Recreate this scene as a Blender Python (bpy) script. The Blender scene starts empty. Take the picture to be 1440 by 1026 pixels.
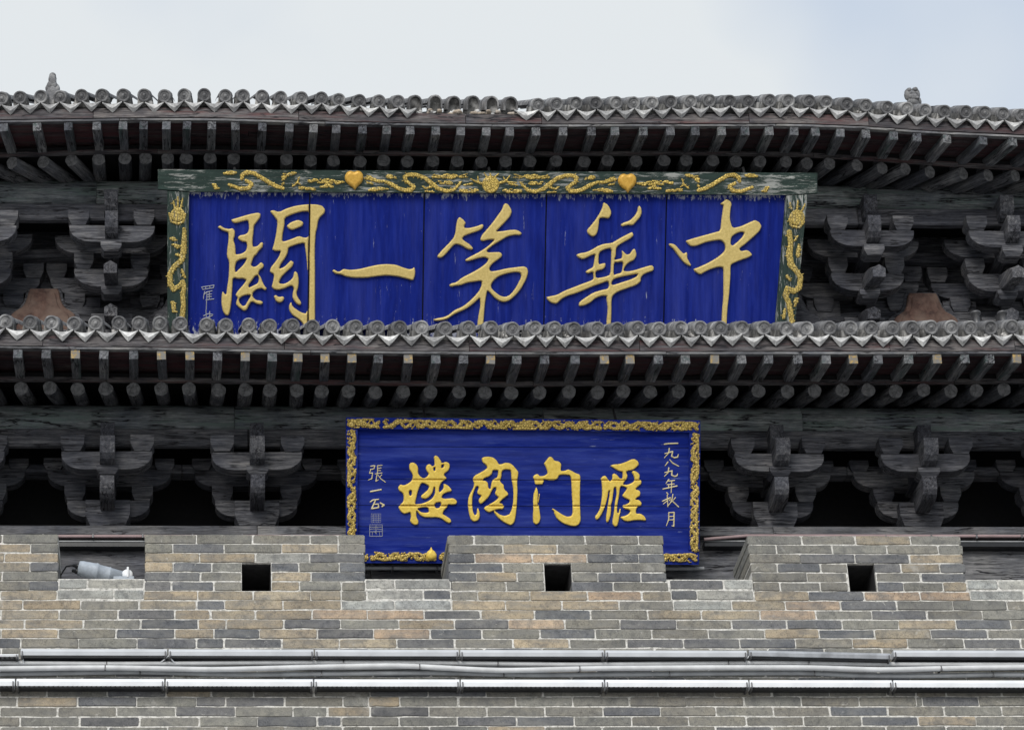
import bpy, math, random, re
import numpy as np
from mathutils import Vector, Matrix
random.seed(7)
S = bpy.context.scene
C = S.collection
rad = math.radians
# ------------------------------------------------------------------ camera
W, HH, F, PX0, PY0 = 1440, 1026, 4000.0, 430.0, 513.0
PIT, YAW = rad(28), rad(2.5)
CAM = np.array([0, -18.6, 1.6])
_d = np.array([math.sin(YAW)*math.cos(PIT), math.cos(YAW)*math.cos(PIT), math.sin(PIT)])
_r0 = np.array([math.cos(YAW), -math.sin(YAW), 0]); _u0 = np.cross(_r0, _d)
_rho = -math.asin(math.sin(YAW)*math.sin(PIT)) + 0.004
_r = math.cos(_rho)*_r0 + math.sin(_rho)*_u0
_u = -math.sin(_rho)*_r0 + math.cos(_rho)*_u0
cd = bpy.data.cameras.new('camera'); cam = bpy.data.objects.new('camera', cd); C.objects.link(cam)
M = Matrix.Identity(4)
for i in range(3):
    M[i][0], M[i][1], M[i][2], M[i][3] = _r[i], _u[i], -_d[i], CAM[i]
cam.matrix_world = M
cd.sensor_fit = 'HORIZONTAL'; cd.sensor_width = 36.0
cd.lens = 36.0*F/W; cd.shift_x = (W/2-PX0)/W; cd.shift_y = 0
cd.clip_start = 0.5; cd.clip_end = 2000
S.camera = cam
# ------------------------------------------------------------------ sky, sun, exposure
SUN_EL, SUN_AZ = rad(30), math.atan2(-0.30, -0.9)
w = bpy.data.worlds.new('World'); S.world = w; w.use_nodes = True
nt = w.node_tree; nt.nodes.clear()
out = nt.nodes.new('ShaderNodeOutputWorld'); bg = nt.nodes.new('ShaderNodeBackground'); bg.inputs[1].default_value = 0.1
sky = nt.nodes.new('ShaderNodeTexSky'); sky.sky_type = 'NISHITA'; sky.sun_disc = False
sky.sun_elevation = SUN_EL; sky.sun_rotation = SUN_AZ; sky.air_density = 1.0; sky.dust_density = 2.0
tc = nt.nodes.new('ShaderNodeTexCoord'); mp = nt.nodes.new('ShaderNodeMapping'); mp.inputs['Location'].default_value = (7.7, 3.1, 2.2)
nz = nt.nodes.new('ShaderNodeTexNoise'); nz.inputs['Scale'].default_value = 2.6; nz.inputs['Detail'].default_value = 5; nz.inputs['Roughness'].default_value = 0.45
cr = nt.nodes.new('ShaderNodeValToRGB'); cr.color_ramp.elements[0].position = 0.40; cr.color_ramp.elements[0].color = (2.9, 3.55, 4.6, 1)
cr.color_ramp.elements[1].position = 0.56; cr.color_ramp.elements[1].color = (4.95, 5.15, 5.2, 1)
mx = nt.nodes.new('ShaderNodeMix'); mx.data_type = 'RGBA'; mx.inputs['Factor'].default_value = 0.9
nt.links.new(tc.outputs['Generated'], mp.inputs['Vector']); nt.links.new(mp.outputs[0], nz.inputs['Vector'])
nt.links.new(nz.outputs['Fac'], cr.inputs['Fac']); nt.links.new(sky.outputs[0], mx.inputs[6]); nt.links.new(cr.outputs[0], mx.inputs[7])
nt.links.new(mx.outputs[2], bg.inputs[0]); nt.links.new(bg.outputs[0], out.inputs[0])
sl = bpy.data.lights.new('sun', 'SUN'); sl.energy = 1.5; sl.angle = rad(28); sl.color = (1.0, 0.97, 0.92)
so = bpy.data.objects.new('sun', sl); C.objects.link(so)
sd = Vector((math.sin(SUN_AZ)*math.cos(SUN_EL), math.cos(SUN_AZ)*math.cos(SUN_EL), math.sin(SUN_EL)))
so.rotation_euler = sd.to_track_quat('Z', 'Y').to_euler(); so.location = (0, -30, 40)
S.view_settings.view_transform = 'Standard'; S.view_settings.look = 'None'; S.view_settings.exposure = 0.75; S.view_settings.gamma = 1
# ------------------------------------------------------------------ helpers
def ray(px, py): return _d + _r*(px-PX0)/F - _u*(py-PY0)/F
def P(px, py, Y):
    v = ray(px, py); return Vector(CAM + v*((Y-CAM[1])/v[1]))
def itp(tab, x): return float(np.interp(x, [a for a, b in tab], [b for a, b in tab]))
WM = {}
def link(o, parent=None, mw=None):
    mw = mw or Matrix.Identity(4)
    C.objects.link(o)
    if parent:
        o.parent = parent; o.matrix_parent_inverse = WM[parent.name].inverted()
    o.matrix_basis = mw; WM[o.name] = mw.copy()
    return o
def tag(o, label=None, cat=None, group=None, kind=None):
    if label: o['label'] = label
    if cat: o['category'] = cat
    if group: o['group'] = group
    if kind: o['kind'] = kind
    return o
def empty(name, loc, parent=None, rot=None, **k):
    o = bpy.data.objects.new(name, None); o.empty_display_size = 0.1
    m = Matrix.Translation(Vector(loc))
    if rot is not None: m = m @ rot
    return tag(link(o, parent, m), **k)
class MB:
    def __init__(s): s.v = []; s.f = []; s.sm = []; s.mi = []
    def add(s, vs, fs, smooth=False, mi=0, m=None):
        b = len(s.v)
        s.v += [tuple(m @ Vector(q)) if m is not None else tuple(q) for q in vs]
        s.f += [tuple(b+i for i in f) for f in fs]; s.sm += [smooth]*len(fs); s.mi += [mi]*len(fs)
        return s
    def box(s, lo, hi, ch=0.004, mi=0, m=None):
        (x0, y0, z0), (x1, y1, z1) = lo, hi
        c = min(ch, (x1-x0)*.3, (y1-y0)*.3, (z1-z0)*.3)
        vs = []; idx = {}
        for ix, x in ((0, x0), (1, x1)):
            for iy, y in ((0, y0), (1, y1)):
                for iz, z in ((0, z0), (1, z1)):
                    sx, sy, sz = (1, -1)[ix], (1, -1)[iy], (1, -1)[iz]
                    for a in range(3):
                        q = [x+sx*c, y+sy*c, z+sz*c]; q[a] = (x, y, z)[a]
                        idx[(ix, iy, iz, a)] = len(vs); vs.append(q)
        fs = []
        for a in range(3):
            b, d = (a+1) % 3, (a+2) % 3
            for sgn in (0, 1):
                k = []
                for (p, q) in ((0, 0), (1, 0), (1, 1), (0, 1)):
                    t = [0, 0, 0]; t[a] = sgn; t[b] = p; t[d] = q; k.append(idx[(*t, a)])
                fs.append(k if sgn else k[::-1])
        for a in range(3):          # edge chamfers, edge parallel to axis a
            b, d = (a+1) % 3, (a+2) % 3
            for p in (0, 1):
                for q in (0, 1):
                    def I(e, ax):
                        t = [0, 0, 0]; t[a] = e; t[b] = p; t[d] = q; return idx[(*t, ax)]
                    k = [I(0, b), I(1, b), I(1, d), I(0, d)]
                    fs.append(k if (p == q) == False else k[::-1])
        for ix in (0, 1):
            for iy in (0, 1):
                for iz in (0, 1):
                    k = [idx[(ix, iy, iz, a)] for a in range(3)]
                    fs.append(k if (ix+iy+iz) % 2 else k[::-1])
        return s.add(vs, fs, False, mi, m)
    def prism(s, poly, fn, a0, a1, ch=0.0, mi=0, m=None, smooth=False):
        """poly: 2-D loop; fn(p, q, a) -> xyz; extruded along a from a0 to a1, chamfered rim at a0"""
        n = len(poly); c = np.mean(poly, axis=0)
        def ins(k):
            o = []
            for (x, y) in poly:
                l = max(1e-6, math.hypot(x-c[0], y-c[1])); o.append((x-(x-c[0])/l*k, y-(y-c[1])/l*k))
            return o
        rings = []
        if ch: rings.append([fn(x, y, a0) for x, y in ins(ch)]); rings.append([fn(x, y, a0+math.copysign(ch, a1-a0)) for x, y in poly])
        else: rings.append([fn(x, y, a0) for x, y in poly])
        rings.append([fn(x, y, a1) for x, y in poly])
        vs = [q for r in rings for q in r]; fs = [tuple(range(n)), tuple(reversed(range(n*(len(rings)-1), n*len(rings))))]
        for k in range(len(rings)-1):
            for i in range(n):
                j = (i+1) % n; fs.append((k*n+i, k*n+n+i, k*n+n+j, k*n+j))
        return s.add(vs, fs, smooth, mi, m)
    def tube(s, path, r, n=10, cap=True, mi=0, smooth=True, m=None):
        path = [Vector(q) for q in path]; rs = r if isinstance(r, (list, tuple)) else [r]*len(path)
        vs = []; fs = []; up = Vector((0, 0, 1))
        for i, q in enumerate(path):
            t = (path[min(i+1, len(path)-1)]-path[max(i-1, 0)]).normalized()
            a = t.cross(up)
            if a.length < 1e-3: a = Vector((1, 0, 0))
            a.normalize(); b = t.cross(a)
            for k in range(n):
                an = 2*math.pi*k/n; vs.append(q+(a*math.cos(an)+b*math.sin(an))*rs[i])
        for i in range(len(path)-1):
            for k in range(n):
                j = (k+1) % n; fs.append((i*n+k, i*n+j, i*n+n+j, i*n+n+k))
        s.add(vs, fs, smooth, mi, m)
        if cap:
            L = len(path)-1
            s.add(vs[:n], [tuple(reversed(range(n)))], False, mi, m); s.add(vs[L*n:], [tuple(range(n))], False, mi, m)
        return s
    def lathe(s, prof, n=16, m=None, mi=0, smooth=True):
        """prof: (r, a) with the axis along local y"""
        vs = []; fs = []
        for (r, a) in prof:
            for k in range(n):
                an = 2*math.pi*k/n; vs.append((r*math.cos(an), a, r*math.sin(an)))
        for i in range(len(prof)-1):
            for k in range(n):
                j = (k+1) % n; fs.append((i*n+k, i*n+n+k, i*n+n+j, i*n+j))
        return s.add(vs, fs, smooth, mi, m)
    def ball(s, c, r, n=10, jit=0.0, mi=0):
        vs = []; fs = []; h = n//2+1
        for i in range(h+1):
            th = math.pi*i/h
            for k in range(n):
                ph = 2*math.pi*k/n; q = 1+random.uniform(-jit, jit)
                vs.append((c[0]+r[0]*q*math.sin(th)*math.cos(ph), c[1]+r[1]*q*math.sin(th)*math.sin(ph), c[2]+r[2]*q*math.cos(th)))
        for i in range(h):
            for k in range(n):
                j = (k+1) % n; fs.append((i*n+k, i*n+n+k, i*n+n+j, i*n+j))
        return s.add(vs, fs, True, mi)
    def mesh(s, name, mats):
        me = bpy.data.meshes.new(name); me.from_pydata(s.v, [], s.f)
        for m in (mats if isinstance(mats, (list, tuple)) else [mats]): me.materials.append(m)
        me.polygons.foreach_set('use_smooth', s.sm); me.polygons.foreach_set('material_index', s.mi); me.update()
        return me
    def build(s, name, mats, parent=None, mw=None, **k):
        return obj(name, s.mesh(name, mats), parent, mw, **k)
def obj(name, me, parent=None, mw=None, **k):
    return tag(link(bpy.data.objects.new(name, me), parent, mw), **k)
def T(x, y, z): return Matrix.Translation((x, y, z))
def RX(a): return Matrix.Rotation(a, 4, 'X')
def RY(a): return Matrix.Rotation(a, 4, 'Y')
def RZ(a): return Matrix.Rotation(a, 4, 'Z')
XZ = lambda x, z, y: (x, y, z)
# ------------------------------------------------------------------ materials
def srgb(r, g, b):
    return tuple((c/255/12.92 if c/255 <= .04045 else ((c/255+.055)/1.055)**2.4) for c in (r, g, b))+(1,)
class NM:
    def __init__(s, name):
        s.m = bpy.data.materials.new(name); s.m.use_nodes = True; s.t = s.m.node_tree; s.b = s.t.nodes['Principled BSDF']
        s.co = s.n('ShaderNodeTexCoord').outputs['Object']; s.oi = s.n('ShaderNodeObjectInfo')
    def n(s, t, **k):
        o = s.t.nodes.new(t)
        for a, v in k.items(): setattr(o, a, v)
        return o
    def l(s, a, b): s.t.links.new(a, b)
    def off(s, sc=(1, 1, 1), rnd=True):
        m = s.n('ShaderNodeMapping'); m.inputs['Scale'].default_value = sc; s.l(s.co, m.inputs['Vector'])
        if not rnd: return m.outputs[0]
        a = s.n('ShaderNodeVectorMath', operation='MULTIPLY_ADD'); s.l(s.oi.outputs['Random'], a.inputs[0])
        a.inputs[1].default_value = (37, 53, 71); s.l(m.outputs[0], a.inputs[2]); return a.outputs[0]
    def noise(s, v, sc, det=6, ro=.6, dist=0):
        o = s.n('ShaderNodeTexNoise'); o.inputs['Scale'].default_value = sc; o.inputs['Detail'].default_value = det
        o.inputs['Roughness'].default_value = ro; o.inputs['Distortion'].default_value = dist; s.l(v, o.inputs['Vector']); return o.outputs['Fac']
    def ramp(s, f, st):
        o = s.n('ShaderNodeValToRGB'); e = o.color_ramp.elements
        while len(e) < len(st): e.new(.5)
        for q, (p, c) in zip(e, st):
            q.position = p; q.color = c if len(c) == 4 else (*c, 1)
        s.l(f, o.inputs['Fac']); return o.outputs['Color']
    def mix(s, f, a, b, mode='MIX'):
        o = s.n('ShaderNodeMix', data_type='RGBA', blend_type=mode)
        for i, q in ((0, f), (6, a), (7, b)):
            if isinstance(q, (int, float, tuple)): o.inputs[i].default_value = q
            else: s.l(q, o.inputs[i])
        return o.outputs[2]
    def bw(s, f, a, b): return s.ramp(f, [(a, (0, 0, 0)), (b, (1, 1, 1))])
    def rng(s, f, a, b, c, d):
        o = s.n('ShaderNodeMapRange'); s.l(f, o.inputs[0])
        for i, q in enumerate((a, b, c, d)): o.inputs[i+1].default_value = q
        return o.outputs[0]
    def done(s, col, rough=.8, bump=None, bs=.4, bd=.01, metal=0):
        if isinstance(col, tuple): s.b.inputs['Base Color'].default_value = col
        else: s.l(col, s.b.inputs['Base Color'])
        s.b.inputs['Roughness'].default_value = rough; s.b.inputs['Metallic'].default_value = metal
        s.b.inputs['Specular IOR Level'].default_value = .3
        if bump is not None:
            o = s.n('ShaderNodeBump'); o.inputs['Strength'].default_value = bs; o.inputs['Distance'].default_value = bd
            s.l(bump, o.inputs['Height']); s.l(o.outputs[0], s.b.inputs['Normal'])
        return s.m
def wood(name, sc, dark, mid, light, tint=None, tcol=None, bs=.5):
    k = NM(name); g = k.noise(k.off(sc), 9, 12, .74, .25); fine = k.noise(k.off(tuple(q*2.6 for q in sc)), 13, 5, .65); big = k.noise(k.off((1.2, 1.2, 1.2)), 2.6, 4)
    c = k.ramp(g, [(.3, dark), (.5, mid), (.70, light)])
    c = k.mix(1.0, c, k.ramp(fine, [(.36, (.55, .55, .56)), (.52, (1, 1, 1)), (.7, (1.15, 1.14, 1.12))]), 'MULTIPLY')
    c = k.mix(k.bw(big, .36, .66), c, k.mix(1.0, c, (.55, .58, .66, 1), 'MULTIPLY'))
    if tint: c = k.mix(k.bw(k.noise(k.off(tuple(q*.8 for q in sc)), 4, 8, .75), *tint), c, tcol)
    cn = k.ramp(k.noise(k.off(tuple(q*.5 for q in sc)), 6, 5, .6, .5), [(.478, (1, 1, 1)), (.493, (0, 0, 0)), (.507, (0, 0, 0)), (.522, (1, 1, 1))])
    cm = k.bw(k.noise(k.off((1, 1, 1)), 3.5, 2), .44, .52)
    c = k.mix(k.mix(cm, (1, 1, 1, 1), cn), (.014, .014, .017, 1), c)
    c = k.mix(1.0, c, k.ramp(k.oi.outputs['Random'], [(0, (.64, .64, .68)), (.5, (.95, .95, .97)), (1, (1.28, 1.26, 1.24))]), 'MULTIPLY')
    return k.done(c, .85, k.mix(.35, g, k.mix(cm, (1, 1, 1, 1), cn)), bs, .014)
GX, GY, GZ = (.35, 5, 5), (5, .35, 5), (5, 5, .35)
wd = [(.032, .034, .041), (.108, .109, .117), (.265, .26, .26)]
wood_x = wood('timber_grain_x', GX, *wd)
wood_y = wood('timber_grain_y', GY, *wd)
wood_pale = wood('pale_timber', GX, (.08, .08, .08), (.19, .188, .185), (.34, .335, .33))
wood_green = wood('green_worn_timber', GX, *wd, tint=(.42, .58), tcol=(.05, .075, .07, 1), bs=.9)
wood_red = wood('maroon_worn_timber', GX, (.03, .024, .026), (.075, .055, .055), (.15, .125, .12), tint=(.45, .6), tcol=(.075, .025, .03, 1))
wood_fascia = wood('fascia_timber', GX, (.05, .045, .045), (.12, .11, .108), (.25, .235, .225), tint=(.5, .66), tcol=(.10, .045, .045, 1))
wood_raft = wood('rafter_timber', GY, (.06, .062, .066), (.16, .162, .166), (.34, .342, .345), tint=(.52, .66), tcol=(.045, .07, .068, 1))
def endgrain():
    k = NM('rafter_end_grain'); v = k.off((1, 1, 1)); g = k.noise(v, 26, 6, .7)
    c = k.ramp(g, [(.3, (.07, .071, .075)), (.7, (.19, .192, .198))])
    vo = k.n('ShaderNodeTexVoronoi', feature='DISTANCE_TO_EDGE'); vo.inputs['Scale'].default_value = 13; k.l(k.mixv(v, g) if hasattr(k, 'mixv') else v, vo.inputs['Vector'])
    c = k.mix(k.mix(.5, k.bw(vo.outputs['Distance'], .004, .05), k.bw(g, .3, .5)), (.04, .04, .042, 1), c)
    return k.done(c, .9, g, .5, .01)
m_end = endgrain()
def goldtip():
    k = NM('gold_rafter_tip'); g = k.noise(k.off((1, 1, 1)), 30, 7, .8)
    c = k.ramp(g, [(.48, (.17, .165, .158)), (.55, (.26, .19, .09)), (.62, (.46, .31, .10)), (.70, (.24, .20, .14))])
    return k.done(c, .6, g, .5, .006)
m_goldtip = goldtip()
def tile_mat(name, a, b, lich):
    k = NM(name); v = k.off((1, 1, 1)); g = k.noise(v, 30, 7, .7); big = k.noise(v, 7, 4)
    c = k.ramp(g, [(.3, a), (.7, b)]); c = k.mix(k.bw(big, .5, .72), c, lich)
    c = k.mix(1.0, c, k.ramp(k.oi.outputs['Random'], [(0, (.72, .72, .73)), (1, (1.2, 1.2, 1.2))]), 'MULTIPLY')
    return k.done(c, .92, g, .7, .008)
m_tile = tile_mat('grey_clay_tile', (.075, .076, .082), (.22, .22, .225), (.40, .40, .40, 1))
m_drip = tile_mat('pale_drip_tile', (.20, .20, .20), (.54, .54, .54), (.76, .76, .75, 1))
m_lime = tile_mat('lime_mortar', (.35, .34, .33), (.66, .65, .63), (.75, .74, .72, 1))
m_limeg = tile_mat('grey_lime_bedding', (.06, .06, .06), (.20, .198, .192), (.62, .61, .59, 1))
m_terra = tile_mat('broken_tile_bedding', (.30, .25, .20), (.50, .42, .34), (.55, .50, .45, 1))
def brickmat():
    k = NM('weathered_brick'); v = k.off((1, 1, 1)); g = k.noise(v, 24, 9, .72); f = k.noise(v, 110, 4, .7); st = k.noise(k.off((1.2, 1, 4)), 5, 4, .6)
    c = k.mix(1.0, k.oi.outputs['Color'], k.ramp(g, [(.26, (.42, .42, .44)), (.46, (.95, .95, .95)), (.78, (1.38, 1.35, 1.30))]), 'MULTIPLY')
    c = k.mix(1.0, c, k.ramp(f, [(.34, (.45, .45, .45)), (.48, (1, 1, 1))]), 'MULTIPLY')
    c = k.mix(k.rng(k.bw(st, .43, .66), 0, 1, 0, .62), c, (.20, .197, .187, 1))
    c = k.mix(k.rng(k.bw(k.noise(k.off((1, 1, 1)), 9, 6, .7, .6), .50, .66), 0, 1, 0, .55), c, (.095, .098, .102, 1))
    c = k.mix(k.rng(k.bw(k.noise(v, 17, 9, .8, .5), .60, .68), 0, 1, 0, .8), c, (.46, .45, .42, 1))
    ge = k.n('ShaderNodeNewGeometry'); wn = k.noise(ge.outputs['Position'], 1.1, 5, .6); w2 = k.noise(ge.outputs['Position'], 3.2, 8, .72, .4)
    c = k.mix(1.0, c, k.ramp(wn, [(.34, (.74, .74, .76)), (.5, (1, 1, 1)), (.68, (1.18, 1.16, 1.10))]), 'MULTIPLY')
    c = k.mix(k.rng(k.bw(w2, .60, .70), 0, 1, 0, .5), c, (.44, .435, .41, 1))
    return k.done(c, .93, k.mix(.4, g, f), .75, .012)
m_brick = brickmat()
def mortarmat():
    k = NM('pale_mortar'); g = k.noise(k.off((1, 1, 1), False), 35, 8, .7)
    return k.done(k.ramp(g, [(.30, (.16, .155, .145)), (.44, (.44, .43, .40)), (.55, (.66, .645, .61)), (.75, (.76, .745, .71))]), .95, g, .8, .012)
m_mortar = mortarmat()
def facing():
    k = NM('brick_facing'); b = k.n('ShaderNodeTexBrick'); b.inputs['Scale'].default_value = 1; b.inputs['Brick Width'].default_value = .4; b.inputs['Row Height'].default_value = .073
    b.inputs['Mortar Size'].default_value = .006; b.inputs['Color1'].default_value = (.17, .165, .15, 1); b.inputs['Color2'].default_value = (.11, .115, .12, 1); b.inputs['Mortar'].default_value = (.5, .48, .45, 1)
    sx = k.n('ShaderNodeSeparateXYZ'); cx = k.n('ShaderNodeCombineXYZ'); k.l(k.co, sx.inputs[0]); k.l(sx.outputs[0], cx.inputs[0]); k.l(sx.outputs[2], cx.inputs[1]); k.l(cx.outputs[0], b.inputs['Vector'])
    return k.done(b.outputs['Color'], .9, b.outputs['Fac'], -.5, .01)
m_facing = facing()
def paint_blue(name, sc, base, dark, pale, wear):
    k = NM(name); v = k.off(sc); g = k.noise(v, 5, 8, .66, .2)
    c = k.ramp(g, [(.28, dark), (.52, base), (.75, pale)])
    c = k.mix(k.rng(k.noise(k.off(tuple(q*.22 for q in sc)), 6, 6, .7), .45, .75, 0, .55), c, tuple(q*1.1+.03 for q in pale[:3])+(1,))
    sp = k.noise(k.off(tuple(q*.55 for q in sc)), 13, 8, .78); area = k.noise(k.off((1.5, 1.5, 1.5)), 2.4, 2)
    c = k.mix(k.mix(1.0, k.bw(sp, .625, .66), k.bw(area, .50, .60), 'MULTIPLY'), c, wear)
    sx = k.n('ShaderNodeSeparateXYZ'); k.l(k.co, sx.inputs[0])
    return k, c, g, sx
def upper_blue():
    k, c, g, sx = paint_blue('blue_plaque_paint', (5, 5, .45), (.007, .018, .195, 1), (.005, .011, .125, 1), (.013, .03, .27, 1), (.30, .32, .42, 1))
    fl = k.noise(k.off((2.2, 2.2, .8)), 16, 8, .75)
    for (a, b) in ((-.285, -.215), (-1.21, -1.42)):
        e = k.rng(sx.outputs[2], a, b, 0, .20)
        ad = k.n('ShaderNodeMath', operation='ADD'); k.l(e, ad.inputs[0]); k.l(fl, ad.inputs[1])
        c = k.mix(k.bw(ad.outputs[0], .69, .73), c, (.36, .38, .45, 1))
    k.done(c, .8, g, .35, .006); k.b.inputs['Specular IOR Level'].default_value = .08; return k.m
m_blue_up = upper_blue()
def lower_blue():
    k, c, g, sx = paint_blue('blue_plaque_paint_horizontal', (.45, 5, 5), (.007, .020, .215, 1), (.005, .012, .13, 1), (.03, .055, .31, 1), (.24, .28, .42, 1))
    st = k.noise(k.off((.5, 6, 6)), 7, 6, .7)
    k.done(k.mix(k.rng(k.bw(st, .56, .76), 0, 1, 0, .42), c, (.10, .14, .32, 1)), .8, g, .35, .006); k.b.inputs['Specular IOR Level'].default_value = .08; return k.m
m_blue_lo = lower_blue()
def gold(name, a, b, c3, wear=None, sc=(1, 1, 1), scales=0):
    k = NM(name); g = k.noise(k.off((1, 1, 1), False), 45, 6, .7); big = k.noise(k.off((1, 1, 1), False), 6, 3)
    c = k.ramp(g, [(.3, a), (.55, b), (.8, c3)]); c = k.mix(k.rng(big, .35, .7, 0, .35), c, a)
    if wear:
        wn = k.noise(k.off(sc, False), 22, 8, .75); c = k.mix(k.bw(wn, *wear), c, (.27, .275, .25, 1))
    if scales:
        vo = k.n('ShaderNodeTexVoronoi', feature='DISTANCE_TO_EDGE'); vo.inputs['Scale'].default_value = scales; k.l(k.off((1, 1, 1), False), vo.inputs['Vector'])
        e = k.bw(vo.outputs['Distance'], .0, .13); c = k.mix(e, tuple(q*.6 for q in a[:3])+(1,), c); g = e
        return k.done(c, .45, g, .8, .008, .1)
    return k.done(c, .42, g, .22, .004, .1)
m_gold_up = gold('dull_gold_leaf', (.52, .39, .13, 1), (.70, .54, .20, 1), (.80, .65, .30, 1))
m_gold_lo = gold('bright_gold_leaf', (.70, .48, .07, 1), (.90, .66, .13, 1), (.94, .77, .26, 1))
m_gold_bd = gold('carved_gold_leaf', (.46, .32, .08, 1), (.78, .58, .17, 1), (.88, .72, .34, 1), scales=52)
m_gold_wx = gold('worn_gold_along_x', (.54, .38, .09, 1), (.82, .60, .16, 1), (.86, .68, .26, 1), (.58, .64), (.35, 2.5, 2.5), 46)
m_gold_wz = gold('worn_gold_along_z', (.48, .35, .09, 1), (.72, .54, .16, 1), (.78, .62, .26, 1), (.56, .62), (2.5, 2.5, .35), 46)
m_heart = gold('amber_gold', (.50, .27, .04, 1), (.72, .43, .08, 1), (.80, .55, .16, 1))
m_pale_gold = gold('pale_gold_paint', (.60, .50, .26, 1), (.74, .66, .40, 1), (.80, .74, .52, 1))
m_pale_ink = gold('pale_ink', (.26, .28, .33, 1), (.38, .39, .42, 1), (.46, .47, .48, 1))
def green(name, sc):
    k = NM(name); v = k.off(sc, False); g = k.noise(v, 5, 8, .68); fl = k.noise(k.off(tuple(q*.9 for q in sc), False), 13, 9, .8, .4); ar = k.noise(k.off((1, 1, 1), False), 2.3, 2)
    c = k.ramp(g, [(.3, (.010, .021, .018)), (.6, (.026, .048, .041))])
    ad = k.n('ShaderNodeMath', operation='MULTIPLY_ADD'); k.l(ar, ad.inputs[0]); ad.inputs[1].default_value = .30; k.l(fl, ad.inputs[2])
    c = k.mix(k.bw(ad.outputs[0], .683, .735), c, k.ramp(g, [(.3, (.17, .18, .17)), (.7, (.44, .45, .43))]))
    return k.done(c, .75, fl, .5, .006)
m_green_x = green('green_frame_paint_x', (.5, 4, 4)); m_green_z = green('green_frame_paint_z', (4, 4, .5))
def plain(name, col, rough=.6, metal=0, var=.15, sc=20):
    k = NM(name); g = k.noise(k.off((1, 1, 1), False), sc, 5, .6)
    a = tuple(q*(1-var) for q in col[:3])+(1,); b = tuple(min(1, q*(1+var)) for q in col[:3])+(1,)
    return k.done(k.ramp(g, [(.3, a), (.7, b)]), rough, g, .15, .004, metal)
m_alu = plain('pale_aluminium', (.48, .50, .53), .5, 0, .1, 6)
m_alu2 = plain('weathered_aluminium', (.30, .315, .34), .55, .1, .3, 9)
m_white = plain('white_enamel', (.72, .74, .77), .4, 0, .08, 6)
m_dark = plain('dark_lens', (.018, .019, .022), .35, 0, .2)
m_pvc = plain('grey_pvc', (.56, .57, .58), .42, 0, .14, 9)
m_pvc2 = plain('old_grey_pvc', (.27, .28, .29), .5, 0, .2, 9)
m_pink = plain('faded_red_pipe', (.34, .25, .255), .5, 0, .15, 9)
m_steel = plain('dull_steel', (.12, .12, .125), .5, .6, .3)
m_lampg = plain('blue_grey_lamp_paint', (.33, .37, .42), .5, 0, .18, 30)
m_void = plain('shade_black_boards', (.02, .02, .022), .9)  # near-black: shade behind brackets and between rafters is put into the colour
m_ochre = NM('ochre_panel')
_g = m_ochre.noise(m_ochre.off((1, 1, 1)), 12, 8, .72); _b = m_ochre.noise(m_ochre.off((1, 1, 1)), 5, 3)
m_ochre = m_ochre.done(m_ochre.mix(m_ochre.bw(_b, .4, .65), m_ochre.ramp(_g, [(.34, (.035, .02, .019)), (.6, (.12, .07, .056)), (.75, (.19, .135, .11))]), (.15, .105, .085, 1)), .9, _g, .5, .01)
m_hole_shade = plain('loophole_shade_black', (.022, .022, .024), .95, 0, .4)  # near-black colour stands in for the shade inside the loopholes
m_pave = plain('stone_paving', (.36, .35, .335), .9, 0, .25, 3)
# ------------------------------------------------------------------ ground
g = MB(); g.add([(-300, -300, 0), (300, -300, 0), (300, 300, 0), (-300, 300, 0)], [(0, 1, 2, 3)])
g.build('ground', m_pave, kind='structure')
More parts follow.
